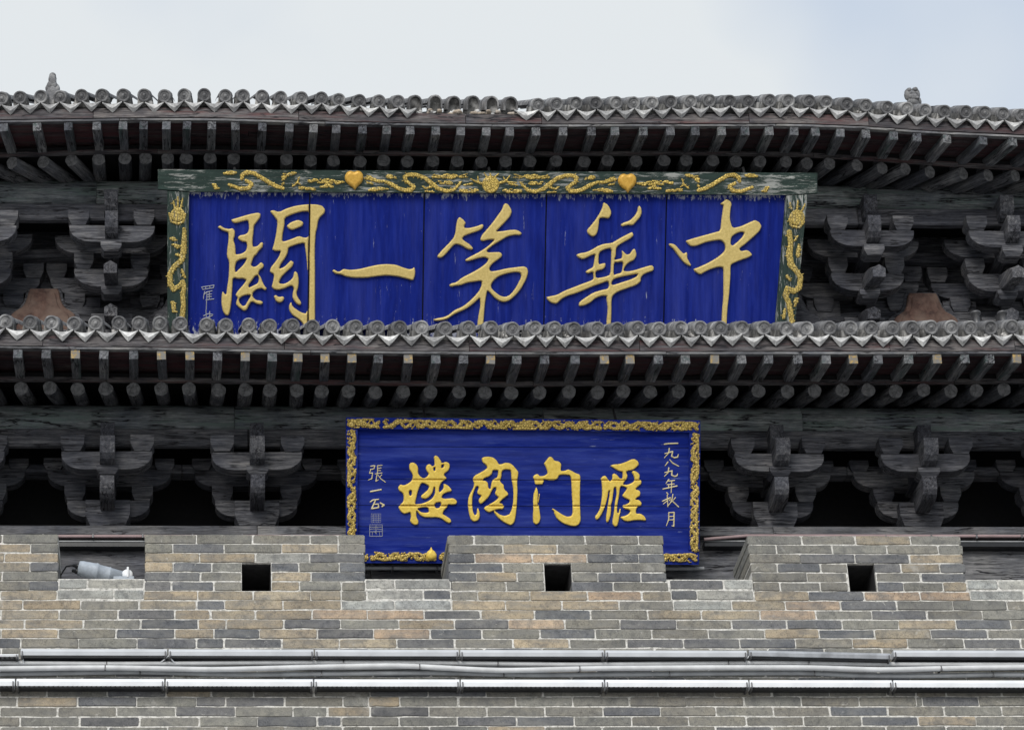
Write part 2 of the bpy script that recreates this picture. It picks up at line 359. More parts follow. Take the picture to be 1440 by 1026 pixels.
# ------------------------------------------------------------------ rampart and parapet
ZT = P(700, 752, 0).z; CH = (ZT - P(700, 911, 0).z)/12
rows = {
 0: "-70G3G83 203G276G355G436G475G514 629G667G745G823G898G933 1050G1127G1203T1280G1351 1480G1520G1560",
 1: "-35T43G83 203G243B315G396T475G514 630G707T784G860G934 1052G1092G1170G1247G1319G1355 1480G1560",
 2: "-70T6T83 203T281T359L436B514 630B668O748O826B898B936 1053G1125B1202B1279T1355 1480G1500G1560",
 3: "-35T42B83 203T243B298G340 381B420G477B514 630B708G765 803G860G937 1055G1093B1154G1191 1229B1267T1322B1358 1480G1560",
 4: "-75G3G83 203B282G340 381T437B514 631B670T727G765 804G841B901B938 1057G1135G1192 1232G1295B1359 1480G1520G1560",
 5: "-38G41B83 203B241B301G340 381T421G480G514 634G712G766 804B862G941 1059G1097G1154G1193 1233B1271G1326T1360 1480G1560",
 6: "-78T0T81 202T278T356T437T480G516 634G672T745T826O903T944 1060T1137B1215O1294O1364 1480G1560",
 7: "-46T32T113G196T277B316T398T480L555L635T711T790T870G947L1029T1105O1182B1261G1340G1416G1495G1570",
 8: "-76G1T83G166B246T296T359T439O517O596B676T752B831G911T986T1069O1148G1226B1303G1382G1460B1540",
 9: "-46T34T117G198B279T318T399B479G561T639B715O794G872B951G1029B1107B1184G1264T1344B1422G1500G1570",
 10: "-79T1T82G163B246T301B365T446B525O605B678G759B837G917G996G1075T1152B1230T1309B1388G1466G1545",
 11: "-51B29G111G193B276B315B397T478T558B639G721T801G881B961B1040B1119G1199T1276G1355B1435G1513G1580",
 12: "-75G2G70G150B232G313G395G476B520G600G681B763G842G921G1000G1080B1160G1240G1320G1400B1480G1560",
 13: "-40G35B115G197G278G318B399G480G560G641B722G802G882G962G1042B1122G1202G1282G1362G1441B1520",
 14: "-80G0G81G162B244G300G362G443G524B606G680G760G839B918G997G1076G1156G1235G1314G1393G1472G1550",
 15: "-45G34G116B197G279G318G400B481G561G642G723G804B884G963G1041G1121B1201G1280G1359G1438G1517",
 16: "-60G0G66G151B233G297G357G441G520B602G683G763G844G925G1004G1085G1166G1247G1288G1330G1408G1489G1565",
 17: "-55G24T109B192G276B317B400G482G518T562G644G725G805G885G965G1046G1127G1208G1288G1297B1376G1455G1535",
 18: "-80G0G81G164G247B331G412G460G521B603G684G766G848B928G1007G1087G1167B1248G1328G1409G1489G1568",
 19: "-54G28G112B196G280G362B446G480G561G643B726B807G888G968G1049G1130G1211B1291G1372G1452G1530",
 20: "-78G0G70G152G236G318G400G482G522G604G686G766G846G926G1006G1086G1166G1246G1330G1410G1490G1570",
 21: "-40G40G110G192G276G320G400G480G562G644G726G806G886G966G1046G1126G1206G1290G1370G1450G1530",
 22: "-78G0G70G152G236G318G400G482G522G604G686G766G846G926G1006G1086G1166G1246G1330G1410G1490G1570"}
cren = {5: "83L123L203 514L555L634 942B1018L1059 1361L1404L1480", 6: "81L160L202 516L595B634 944B980L1060 1364L1440L1480"}
HUE = dict(T=(150, 140, 123), O=(159, 142, 124), G=(122, 121, 115), B=(96, 98, 102), L=(150, 152, 150))
parapet = empty('parapet_wall', (2.3, .3, P(700, 911, 0).z), label='battlemented grey and tan brick parapet with square loopholes, above the light bars', cat='wall')
rampart = empty('rampart_wall', (2.3, .3, 0), label='plain grey brick rampart below the light bars and conduits', cat='wall')
JT = .0043
THK = .6
def brick(parent, x0, x1, z0, z1, dep, hue, seed):
    r = random.Random(seed); q = lambda a: r.uniform(-a, a)
    x0 += JT+q(.003); x1 -= JT+q(.003); z0 += JT*.6+q(.002); z1 -= JT*.6+q(.002)
    xm = [x0+(x1-x0)*t for t in (.34, .68)]; k = .004
    lo = [(x0+k+abs(q(.004)), z0), (xm[0]+q(.03), z0+q(.0035)), (xm[1]+q(.03), z0+q(.0025)), (x1-k-abs(q(.004)), z0), (x1, z0+k+abs(q(.004))), (x1, z1-k-abs(q(.006)))]
    hi = [(x1-k-abs(q(.008)), z1), (xm[1]+q(.03), z1+q(.0035)), (xm[0]+q(.03), z1+q(.0025)), (x0+k+abs(q(.008)), z1), (x0, z1-k-abs(q(.006))), (x0, z0+k+abs(q(.004)))]
    o = [(x+q(.0022), z+q(.0018)) for x, z in lo+hi]; n = len(o); cx, cz = (x0+x1)/2, (z0+z1)/2; yf = q(.0035)
    ins = [(x+(.004 if x < cx else -.004), z+(.004 if z < cz else -.004)) for x, z in o]
    vs = [(x-cx, yf-.003+q(.001), z-cz) for x, z in ins]+[(x-cx, yf+.002, z-cz) for x, z in o]+[(x-cx, dep, z-cz) for x, z in o]
    fs = [tuple(range(n))]
    for a in range(2):
        for i in range(n):
            j = (i+1) % n; fs.append((a*n+i, a*n+n+i, a*n+n+j, a*n+j))
    if dep > .1: fs.append(tuple(reversed(range(2*n, 3*n))))
    m = MB(); m.add(vs, fs)
    ob = m.build('brick', m_brick, parent, T(cx, 0, cz))
    b = srgb(*HUE[hue]); f = r.uniform(.86, 1.16)*1.16; t = .015+q(.03)
    ob.color = (b[0]*f*(1+t), b[1]*f, b[2]*f*(1-t), 1)
def bricks(parent, ri, text, dz=0):
    z1 = ZT-ri*CH+dz; z0 = z1-CH
    for seg in text.split():
        tk = re.findall(r'-?\d+|[A-Z]', seg)
        xs = [int(t) for t in tk[0::2]]; hs = tk[1::2]
        if seg == text.split()[0] and xs[0] < 0:      # carry the courses on past the frame
            while xs[0] > -225: xs.insert(0, max(-228, xs[0]-79) if xs[0]-79 > -215 else -228); hs.insert(0, random.choice('GGGTB'))
        if seg == text.split()[-1] and xs[-1] > 1500:
            while xs[-1] < 1695: xs.append(min(1700, xs[-1]+79) if xs[-1]+79 < 1685 else 1700); hs.append(random.choice('GGGTB'))
        py = 752+13.25*(ri+.5)
        for i, h in enumerate(hs):
            a, b = P(xs[i], py, 0).x, P(xs[i+1], py, 0).x
            edge = ri <= 6 and (i == 0 or i == len(hs)-1) and -200 < xs[i] < 1600
            if ri >= 12 and h == 'G' and random.random() < .28: h = random.choice('BTG')
            brick(parent, a, b, z0, z1, (THK if ri < 5 else .3) if edge else .045, h, ri*1000+xs[i]+3)
for ri, t in rows.items(): bricks(parapet if ri < 12 else rampart, ri, t)
for ri, t in cren.items(): bricks(parapet, ri, t, .016 if ri == 5 else .008)
# mortar core with crenels and loopholes
def X0(px, ri=3): return P(px, 752+13.25*(ri+.5), 0).x
core = MB(); e = .002
zr = lambda r: ZT-r*CH
hz1, hz0 = zr(3)+.0, zr(6)+.0
XL, XR = X0(-226), X0(1698)
mer = [(XL, X0(83)), (X0(203), X0(514)), (X0(631), X0(936)), (X0(1054), X0(1356)), (X0(1480), XR)]
holes = [(1, X0(340), X0(381)), (2, X0(765.5), X0(803.5)), (3, X0(1192), X0(1230))]
for i, (a, b) in enumerate(mer):
    h = [q for q in holes if q[0] == i]
    if h:
        _, c, dd = h[0]
        core.box((a+.012, e, zr(3)), (b-.012, THK-.01, zr(0)-e), .002)
        core.box((a+.012, e, zr(6)), (c-e*.3, THK-.01, zr(3)), .001); core.box((dd+e*.3, e, zr(6)), (b-.012, THK-.01, zr(3)), .001)
    else: core.box((a+.012, e, zr(6)), (b-.012, THK-.01, zr(0)-e), .002)
for i in range(4): core.box((mer[i][1]-.02, e, zr(6)), (mer[i+1][0]+.02, THK-.01, zr(4.7)-e), .002)
core.box((XL, e, zr(12)), (XR, THK-.01, zr(6)), .001)
core.build('mortar_core', m_mortar, parapet)
for _, a, b in holes:  # added dark sheets paint the shade on sides, top and back of each hole
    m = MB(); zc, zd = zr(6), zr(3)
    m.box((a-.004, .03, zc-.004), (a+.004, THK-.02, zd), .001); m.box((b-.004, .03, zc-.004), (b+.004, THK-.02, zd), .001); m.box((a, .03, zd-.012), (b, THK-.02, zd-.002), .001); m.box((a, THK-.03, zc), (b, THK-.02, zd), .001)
    m.build('loophole_shade', m_hole_shade, parapet)
c2 = MB(); c2.box((XL, e, zr(22.8)), (XR, THK, zr(12)), .001); c2.build('mortar_core', m_mortar, rampart)
c3 = MB(); c3.box((-16, .002, 0), (22, 3, zr(23)), .01); c3.box((-16, .002, zr(23)), (XL, 3, zr(6)), .01); c3.box((XR, .002, zr(23)), (22, 3, zr(6)), .01)
c3.build('brick_facing', m_facing, rampart, label='lower brick face of the rampart reaching the ground')
wk = MB(); wk.box((-16, THK, zr(23)), (22, 12, 8.75), .01); wk.build('rampart_walkway', m_pave, kind='structure')
# ------------------------------------------------------------------ light bars, conduits, cables
def light_bar(x0, x1, y0, y1, h, mat, name, label, group, dots):
    a, b = P(x0+1.2, y0, -.1), P(x1-1.2, y1, -.1)
    L = b.x-a.x; ang = math.atan2(b.z-a.z, L)
    t = empty('light_bar', (a.x, -.05, a.z-h), rot=RY(-ang), label=label, cat='light bar', group=group); mw = WM[t.name]
    m = MB(); m.prism([(-.098, 0), (-.104, h*.55), (-.098, h), (-.012, h+.004), (-.012, 0)], lambda p, q, s: (s, p+.05, q), 0, L, .002); m.build('housing', mat, t, mw)
    m = MB(); m.box((.01, -.035, -.012), (L-.01, .03, -.0005), .002)
    if dots:
        for i in range(int(L/.033)): m.box((.02+i*.033, -.05, -.009), (.032+i*.033, -.036, -.001), .002)
    m.build('lens_strip', m_dark, t, mw)
    for x in (.0, L-.022):
        m = MB(); m.box((x+.005, -.05, -.02), (x+.017, .052, .004), .003); m.box((x+.007, -.062, -.014), (x+.015, -.052, h*.6), .002); m.build('clamp', m_steel, t, mw)
ub = [28, 236, 442, 646, 850, 1051]
for i in range(5): light_bar(ub[i], ub[i+1], 911.6+i*.5, 912+i*.5, .047, m_alu, 'u', 'grey aluminium light bar in the upper straight run above the conduits', 'upper light bars', False)
light_bar(1052, 1253, 913.5, 918.0, .042, m_alu2, 'u', 'dull weathered light bar that sags at one end, in the upper run', None, False)
light_bar(1255, 1470, 913.5, 914, .047, m_alu, 'u', 'grey aluminium light bar beyond the sagging bar in the upper run', None, False)
light_bar(-60, 27, 919.0, 919.0, .018, m_white, 'u', 'short dark-bodied light box with thin white lid ending the upper run', None, True)
lb = [-230, -185, 22, 232, 441, 647, 850, 1053, 1255, 1465, 1675]
for i in range(1, 10): light_bar(lb[i], lb[i+1], 952.9+i*.35, 953.2+i*.35, .052, m_white, 'l', 'white light bar with beaded dark underside in the lower run beneath the conduits', 'lower light bars', True)
cond = [
 ([(-60, 931), (0, 931.5), (150, 933), (400, 931), (600, 931), (800, 934), (1000, 932), (1100, 931), (1250, 933.5), (1500, 934)], -.035, .0175, m_pvc, 'uppermost pale conduit just under the upper light bars', [150, 483, 700, 1024, 1137]),
 ([(-60, 940), (0, 939.5), (150, 938), (300, 941), (480, 936.5), (560, 935), (700, 942.5), (850, 939), (1024, 938), (1140, 938), (1240, 941.5), (1330, 939), (1500, 937)], -.078, .0185, m_pvc, 'pale conduit weaving in front of the others in the bundle', [148, 590, 815, 1323]),
 ([(-60, 947), (0, 947), (200, 943.8), (330, 948), (480, 946.5), (600, 945), (760, 948.5), (960, 946.5), (1145, 945), (1190, 949), (1300, 950), (1400, 947.5), (1500, 949)], -.030, .0175, m_pvc2, 'darker grey conduit lowest in the bundle, over the white light bars', [197, 452, 708, 941, 1145, 1396]),
 ([(-60, 934), (300, 937), (480, 941), (700, 936.5), (900, 935), (1140, 938), (1300, 940.5), (1500, 939)], -.012, .010, m_pvc2, 'thin grey conduit tucked against the wall behind the bundle', [])]
for pts, yy, rr, mt, lab, cl in cond:
    xs = np.arange(-220, 1681, 20); ps = [a for a, b in pts]; ys = [b for a, b in pts]
    yv = np.interp(xs, ps, ys); yv = np.convolve(np.pad(yv, 2, mode='edge'), [.1, .2, .4, .2, .1], 'valid')
    path = [P(float(x), float(y), yy) for x, y in zip(xs, yv)]
    t = empty('conduit', path[0], label=lab, cat='conduit')
    m = MB(); m.tube(path, rr, 10); m.build('pipe', mt, t)
    for cx in cl:
        q = P(cx, float(np.interp(cx, xs, yv)), yy); m = MB(); m.lathe([(rr+.0005, -.004), (rr+.002, -.004), (rr+.002, .004), (rr+.0005, .004)], 12, T(*q) @ RZ(math.pi/2)); m.box((q.x-.006, q.y, q.z-.008), (q.x+.006, .002, q.z+.008), .001)
        m.box((q.x-.006, q.y-rr-.008, q.z-rr*1.4), (q.x+.006, q.y-rr+.004, q.z-rr*.5), .001); m.build('clip', m_steel, t)
for cx, pts in ((33, [(34, 921, -.05), (31.5, 925, -.07), (33, 933, -.05)]), (237, [(226, 931, -.05), (237, 921.5, -.085), (246, 932, -.05)]), (1050, [(1046, 920, -.07), (1049, 929, -.07), (1054, 921, -.07)])):
    m = MB(); pp = [P(*q) for q in pts]; k = []
    for i in range(9):
        s = i/8; k.append(pp[0]*(1-s)**2+pp[1]*2*s*(1-s)+pp[2]*s*s if cx != 237 else (pp[0].lerp(pp[1], s*2) if s < .5 else pp[1].lerp(pp[2], s*2-1)))
    m.tube(k, .005, 6)
    m.build('cable', m_white, label={33: 'white cable loop beside the short dark light box', 237: 'forked white cable dropping from an upper bar joint over the conduits', 1050: 'white cable loop at the end of the sagging light bar'}[cx], cat='cable')
# ------------------------------------------------------------------ gate tower
tower = empty('gate_tower', (2.4, 4, 8.75), label='weathered timber gate tower with two tiled eaves behind the brick parapet', cat='tower')
TX0, TX1 = P(-250, 500, 2).x, P(1700, 500, 2).x
def beam(name, mat, parent, ya, yb, Y, depth, cuts, xref=152, ch=.006, dz=0, **k):
    """horizontal timber between two photo rows, measured at one photo column, cut into lengths"""
    z1, z0 = P(xref, ya, Y).z+dz, P(xref, yb, Y).z+dz
    xs = [TX0]+[P(c, ya, Y).x for c in cuts]+[TX1]
    for i in range(len(xs)-1):
        m = MB(); m.box((xs[i]+.0015, Y+random.uniform(0, .004), z0+random.uniform(-.002, .002)), (xs[i+1]-.0015, Y+depth, z1+random.uniform(-.002, .002)), ch)
        m.build(name, mat, parent, **k)
# lower storey
PZ = P(152, 738, 2.28).z
beam('wall_plate', wood_pale, tower, 738, 751.5, 2.28, .4, (362, 700, 1087))
beam('lintel_beam', wood_pale, tower, 752.5, 830, 2.36, .3, (520, 1060))
m = MB(); m.box((TX0, 2.62, 8.75), (TX1, 2.7, P(152, 800, 2.6).z)); m.build('lower_wall', wood_x, tower)
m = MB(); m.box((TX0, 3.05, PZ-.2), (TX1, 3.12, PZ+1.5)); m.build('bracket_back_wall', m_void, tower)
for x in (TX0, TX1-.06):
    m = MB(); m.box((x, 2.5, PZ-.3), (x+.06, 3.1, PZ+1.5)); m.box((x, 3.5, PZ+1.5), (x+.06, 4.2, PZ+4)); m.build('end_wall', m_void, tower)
# lower purlin + board under it
beam('purlin_board', wood_x, tower, 601, 626, 2.06, .07, (150, 350, 640, 900, 1090, 1290), ch=.012)
pz = (P(152, 562, 2.0).z+P(152, 601, 2.0).z)/2; pr_ = (P(152, 562, 2.0).z-P(152, 601, 2.0).z)/2
def purlin(yc, zc, r, cuts, Yref):
    xs = [TX0]+[P(c, 500, Yref).x for c in cuts]+[TX1]
    for i in range(len(xs)-1):
        m = MB(); n = 16; L = xs[i+1]-xs[i]
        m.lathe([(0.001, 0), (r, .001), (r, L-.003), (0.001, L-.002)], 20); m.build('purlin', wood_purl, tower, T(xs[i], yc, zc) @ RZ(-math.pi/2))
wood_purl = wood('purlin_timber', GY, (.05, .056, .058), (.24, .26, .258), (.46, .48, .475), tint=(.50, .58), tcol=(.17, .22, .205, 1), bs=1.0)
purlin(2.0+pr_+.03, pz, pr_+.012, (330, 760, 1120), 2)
beam('inner_beam', wood_x, tower, 652, 664.5, 2.4, .14, (256, 720, 1190))
# bracket arm with rounded lower ends; local x across, front at y0
def arm(m, hl, z0, z1, y0, y1, k=.55, gap=0):
    h = z1-z0; R = h*1.0
    pr = [(-hl, z1), (hl, z1), (hl, z0+R*k)]
    for i in range(1, 6):
        a = i/5*math.pi/2; pr.append((hl-R*1.15*(1-math.cos(a)), z0+R*k*(1-math.sin(a))))
    pr += [(-x, z) for x, z in reversed(pr[2:])]
    pr = pr[::-1]
    return m.prism(pr, XZ, y0, y1, .005)
def block(m, x0, x1, z0, z1, y0, y1, tp=.25):
    zm = z0+(z1-z0)*.45; c = (x1-x0)*tp*.5; d = (y1-y0)*tp*.5
    R = lambda x0, x1, y0, y1, z: [(x0, y0, z), (x1, y0, z), (x1, y1, z), (x0, y1, z)]
    vs = R(x0+c, x1-c, y0+d, y1-d, z0)+R(x0+c*.25, x1-c*.25, y0+d*.25, y1-d*.25, z0+(zm-z0)*.7)+R(x0, x1, y0, y1, zm)+R(x0, x1, y0, y1, z1)
    fs = [(3, 2, 1, 0), (12, 13, 14, 15)]
    for a in (0, 4, 8):
        for i in range(4): j = (i+1) % 4; fs.append((a+i, a+j, a+4+j, a+4+i))
    return m.add(vs, fs)
def cant(m, w, y0, y1, z0, z1, rb=.6):
    """arm projecting forward: y0 (front, negative) to y1; rounded under the front end"""
    h = z1-z0; pr = [(y1, z0), (y1, z1), (y0, z1), (y0, z0+h*rb)]
    for i in range(1, 5):
        a = i/4*math.pi/2; pr.append((y0+h*.8*(1-math.cos(a)), z0+h*rb*(1-math.sin(a))))
    return m.prism(pr, lambda p, q, s: (s, p, q), -w/2, w/2, .004)
def mk(fn, name, mat, *a):
    m = MB(); fn(m, *a); return (name, m.mesh(name, mat))
YW = 2.43
low = [mk(block, 'cap_block', wood_x, -.18, .18, 0.0, .22, -.15, .15, .24)]
low.append(mk(arm, 'wall_arm', wood_x, .335, .115, .265, -.055, .055, .75))
for s in (-1, 1):
    low.append(mk(block, 'bearing_block', wood_x, s*.275-.085, s*.275+.085, .267, .395, -.085, .085, .3))
low.append(mk(arm, 'long_wall_arm', wood_x, .505, .397, .545, -.05, .05, .8))
for s in (-1, 1): low.append(mk(block, 'bearing_block', wood_x, s*.45-.08, s*.45+.08, .547, .64, -.075, .075, .3))
low.append(mk(cant, 'cantilever_arm', wood_y, .115, -.47, .16, .125, .298))
low.append(mk(block, 'bearing_block', wood_x, -.088, .088, .30, .372, -.50, -.33, .3))
low.append(mk(arm, 'eave_arm', wood_x, .365, .345, .505, -.468, -.352, .8))
for s in (-1, 1): low.append(mk(block, 'bearing_block', wood_x, s*.285-.095, s*.285+.095, .507, .635, -.50, -.32, .35))
low.append(mk(cant, 'beam_head', wood_y, .118, -.66, .1, .374, .55, .9))
low.append(mk(cant, 'upper_beam_head', wood_y, .112, -.52, -.3, .552, .74, .95))
def bracket_set(parts, X, Y, Z, wide=1.0):
    t = empty('bracket_set', (X, Y, Z), tower); sc = Matrix.Diagonal((wide, 1, 1, 1))
    for n, me in parts: obj(n, me, t, T(X, Y, Z) @ T(0, random.uniform(-.008, .008), random.uniform(-.003, .003)) @ RY(random.uniform(-.012, .012)))
for px in (-262, -55, 152, 361, 568, 880, 1087, 1292, 1498, 1704): bracket_set(low, P(px, 738, YW).x, YW, PZ)
# upper storey bracket sets, fitted from the photo column x=158
def ZU(y, Y): return P(158, y, Y).z
YU = 3.45; UZ = ZU(462, 3.3)
def nose(m, w, tip, back, zc, h, drop):
    """forward beak with a peaked bevelled tip"""
    f = lambda y: zc+(y-tip)*drop
    hw = w/2; z = zc
    vs = [(-hw, back, f(back)-h/2), (hw, back, f(back)-h/2), (hw, back, f(back)+h/2), (-hw, back, f(back)+h/2),
          (-hw, tip+.02, z-h*.42), (hw, tip+.02, z-h*.42), (hw, tip, z+h*.02), (0, tip-.012, z+h*.20), (-hw, tip, z+h*.02),
          (hw, tip+.10, z+h*.36), (0, tip+.11, z+h*.5), (-hw, tip+.10, z+h*.36)]
    fs = [(3, 2, 1, 0), (0, 1, 5, 4), (4, 5, 6, 7, 8), (6, 9, 10, 7), (8, 7, 10, 11), (1, 2, 9, 6, 5), (0, 4, 8, 11, 3), (2, 3, 11, 10, 9)]
    return m.add(vs, fs)
r = lambda y, Y: ZU(y, Y)-UZ
up = [mk(block, 'cap_block', wood_x, -.18, .18, 0, .15, -.15, .15, .24)]
up.append(mk(arm, 'wall_arm', wood_x, .40, .12, .26, -.055, .055, .75))
up.append(mk(arm, 'long_wall_arm', wood_x, .56, .40, .56, -.05, .05, .8))
for s in (-1, 1):
    up.append(mk(block, 'bearing_block', wood_x, s*.33-.09, s*.33+.09, .262, .395, -.085, .085, .3))
    up.append(mk(block, 'bearing_block', wood_x, s*.50-.09, s*.50+.09, .562, .70, -.085, .085, .3))
a1 = YU-3.1; a2 = YU-2.78
up.append(mk(arm, 'inner_eave_arm', wood_x, .325, r(404, 3.05), r(379, 3.05), -a1-.055, -a1+.055, .85))
for s in (-1, 1): up.append(mk(block, 'bearing_block', wood_x, s*.25-.085, s*.25+.085, r(378.5, 3.05), r(358, 3.05), -a1-.08, -a1+.08, .35))
up.append(mk(arm, 'long_eave_arm', wood_x, .50, r(357, 3.07), r(332, 3.07), -a1-.045, -a1+.045, .85))
up.append(mk(arm, 'eave_arm', wood_x, .372, r(341, 2.73), r(318, 2.73), -a2-.055, -a2+.055, .85))
for s in (-1, 1): up.append(mk(block, 'bearing_block', wood_x, s*.29-.09, s*.29+.09, r(317.5, 2.73), r(299, 2.73), -a2-.085, -a2+.085, .35))
up.append(mk(nose, 'beak_arm', wood_y, .112, 2.97-YU, .1, r(432, 2.97), .17, .24))
up.append(mk(block, 'bearing_block', wood_x, -.09, .09, r(411, 3.0), r(400, 3.0), -a1-.09, -a1+.09, .3))
up.append(mk(nose, 'beak_arm', wood_y, .112, 2.64-YU, .05, r(372, 2.64), .17, .24))
up.append(mk(block, 'bearing_block', wood_x, -.09, .09, r(351, 2.7), r(338, 2.7), -a2-.09, -a2+.09, .3))
up.append(mk(cant, 'beam_head', wood_y, .112, 2.56-YU, .0, r(322, 2.56), r(296, 2.56), .9))
up.append(mk(cant, 'upper_beam_head', wood_y, .12, 2.64-YU, -.5, r(293, 2.64), r(266, 2.64), .9))
for px in (-226, -34, 158, 368, 578, 790, 1000, 1210, 1401, 1592): bracket_set(up if px < 200 or px > 1150 else up[:7], P(px, 450, YU).x, YU, UZ)
purl_z = (ZU(250, 2.85)+ZU(286, 2.85))/2; prr = (ZU(250, 2.85)-ZU(286, 2.85))/2
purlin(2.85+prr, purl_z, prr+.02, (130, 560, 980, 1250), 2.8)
beam('purlin_board', wood_x, tower, 286, 309, 2.80, .08, (160, 420, 860, 1205), xref=158, ch=.012)
beam('inner_beam', wood_x, tower, 350, 362, 3.3, .12, (260, 620, 1190), xref=158)
for i, (a, b) in enumerate(((326, 362), (362.5, 391), (391.5, 421), (421.5, 452), (452.5, 485))):
    beam('wall_plank', wood_x, tower, a, b, 3.52+(.012 if i % 2 else 0), .05, (300+40*i, 800-60*i, 1170+30*i), xref=158)
beam('upper_wall_plate', wood_x, tower, 463, 480, 3.25, .3, (420, 980), xref=158)
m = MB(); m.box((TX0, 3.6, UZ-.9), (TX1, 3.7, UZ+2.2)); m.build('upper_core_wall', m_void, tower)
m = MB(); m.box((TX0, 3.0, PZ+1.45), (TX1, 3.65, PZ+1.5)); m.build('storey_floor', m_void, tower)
bell = [(-.29, -.2), (.29, -.2), (.29, .06), (.275, .10), (.235, .135), (.19, .165), (.16, .215), (.145, .27), (.135, .325), (.12, .355), (-.12, .355), (-.135, .325), (-.145, .27), (-.16, .215), (-.19, .165), (-.235, .135), (-.275, .10), (-.29, .06)]
zb = ZU(455, 3.30)
for px in (61, 262, 1107, 1300, 1490):
    X = P(px, 430, 3.3).x
    m = MB(); m.prism(bell[::-1], XZ, 0, .05, .012); m.prism([(x*.80, z*.86) for x, z in bell][::-1], XZ, -.012, .01, .01); o = m.build('cushion_panel', m_ochre if px in (61, 1300) else wood_x, tower, T(X, 3.30, zb), label='faded ochre bell-shaped panel between bracket sets' if px in (61, 1300) else None)
    b2 = [(x*1.16, z*1.06+.012) for x, z in bell]
    m = MB(); m.prism(b2[::-1], XZ, .052, .09, .01); m.build('panel_surround', wood_x, tower, T(X, 3.30, zb))
    for s in (-1, 1):
        m = MB(); m.prism([(s*.24, .18), (s*.34, .13), (s*.50, .16), (s*.50, .32), (s*.20, .33), (s*.20, .25)][::s], XZ, .0, .05, .006); m.build('wall_block', wood_x, tower, T(X, 3.40, zb))
# ------------------------------------------------------------------ eaves
def sweep(m, path, prof):
    n = len(prof); vs = []; fs = []
    for q in path: vs += [(q[0], q[1]+a, q[2]+b) for a, b in prof]
    for i in range(len(path)-1):
        for k in range(n): j = (k+1) % n; fs.append((i*n+k, i*n+j, i*n+n+j, i*n+n+k))
    fs += [tuple(reversed(range(n))), tuple(range((len(path)-1)*n, len(path)*n))]
    return m.add(vs, fs)
def span(tab, Y, a, b, step=35, dz=0, dy=0):
    n = max(2, int((b-a)/step)+1); o = []
    for i in range(n):
        x = a+(b-a)*i/(n-1); q = P(x, itp(tab, x), Y); o.append((q.x, q.y+dy, q.z+dz))
    return o
def cut_sweep(name, mat, parent, tab, Y, cuts, prof, **k):
    xs = [-230]+list(cuts)+[1680]
    for i in range(len(xs)-1):
        m = MB(); j = random.uniform(-.003, .003); sweep(m, span(tab, Y, xs[i]+.4, xs[i+1]-.4), [(p+j, q) for p, q in prof]); m.build(name, mat, parent, **k)
def disc_tile():
    m = MB(); R = .058
    m.lathe([(.0005, -.019), (.010, -.018), (.016, -.010), (.022, -.008), (.027, -.013), (.031, -.008), (.041, -.008), (.044, -.016), (R-.003, -.016), (R, -.012), (R, .006)], 20)
    for a in (-.6, .6): m.ball((math.sin(a)*.021, -.012, .010), (.005, .005, .004), 6)
    m.ball((0, -.012, -.014), (.010, .004, .004), 6)
    n = 9
    for (y0, y1, rr) in ((.004, .34, R),):
        vs = []; fs = []
        for y in (y0, y1):
            for q in (rr, rr-.013):
                for k in range(n):
                    an = math.pi*k/(n-1)*1.16-math.pi*.08; vs.append((q*math.cos(an), y, q*math.sin(an)))
        for k in range(n-1):
            fs += [(k, k+1, 2*n+k+1, 2*n+k), (n+k+1, n+k, 3*n+k, 3*n+k+1), (k+1, k, n+k, n+k+1), (2*n+k, 2*n+k+1, 3*n+k+1, 3*n+k)]
        m.add(vs, fs, True)
    return m.mesh('cover_tile', m_tile)
def plain_cover():
    m = MB(); n = 9; vs = []; fs = []
    for y in (.19, .5):
        for q in (.062, .048):
            for k in range(n): an = math.pi*k/(n-1); vs.append((q*math.cos(an), y, -.004+q*math.sin(an)*1.2 if 0 < k < n-1 else -.05))
    for k in range(n-1): fs += [(k, k+1, 2*n+k+1, 2*n+k), (n+k+1, n+k, 3*n+k, 3*n+k+1), (k+1, k, n+k, n+k+1)]
    m.add(vs, fs, True); return m.mesh('cover_tile', m_tile)
def drip_tile(w, lip):
    m = MB(); n = 9; vs = []; fs = []
    for y in (0, .30):
        for q in (0, .014):
            for k in range(n):
                s = -1+2*k/(n-1); vs.append((s*w*.46, y, -.020*(1-s*s)+q))
    for k in range(n-1): fs += [(k+1, k, 2*n+k, 2*n+k+1), (n+k, n+k+1, 3*n+k+1, 3*n+k), (k, k+1, n+k+1, n+k)]
    m.add(vs, fs, True)
    if lip:      # pendant plate, creased down the middle
        vs = []; fs = []
        for k in range(n):
            s = -1+2*k/(n-1); d = .064*(1-abs(s))+.003
            zt = -.020*(1-s*s)+.012
            vs += [(s*w*.44, -.002, zt), (s*w*.435, -.010-.014*(1-abs(s)), zt-d*.5), (s*w*.43, -.010, -.020*(1-s*s)+.006-d), (s*w*.43, .010, -.020*(1-s*s)+.008-d)]
        for k in range(n-1):
            for a in range(3): fs.append((4*k+a, 4*k+4+a, 4*k+5+a, 4*k+1+a)[::-1])
        m.add(vs, fs, False)
    return m.mesh('drip_tile', m_drip)
TILE, PLAIN = disc_tile(), plain_cover()
def lump(seed):
    random.seed(seed); m = MB()
    for i in range(3): m.ball((random.uniform(-.02, .02), random.uniform(.03, .1), random.uniform(-.02, .015)), (random.uniform(.016, .03), .03, random.uniform(.012, .026)), 7, .15)
    return m.mesh('lime_mortar', m_lime)
LUMPS = [lump(i) for i in range(5)]
random.seed(11)
def wedge():
    m = MB(); m.prism([(-.066, -.105), (.066, -.105), (.058, -.03), (.048, .03), (-.048, .03), (-.058, -.03)], XZ, .012, .45, .008)
    return m.mesh('lime_bedding', m_limeg)
WEDGE = wedge()
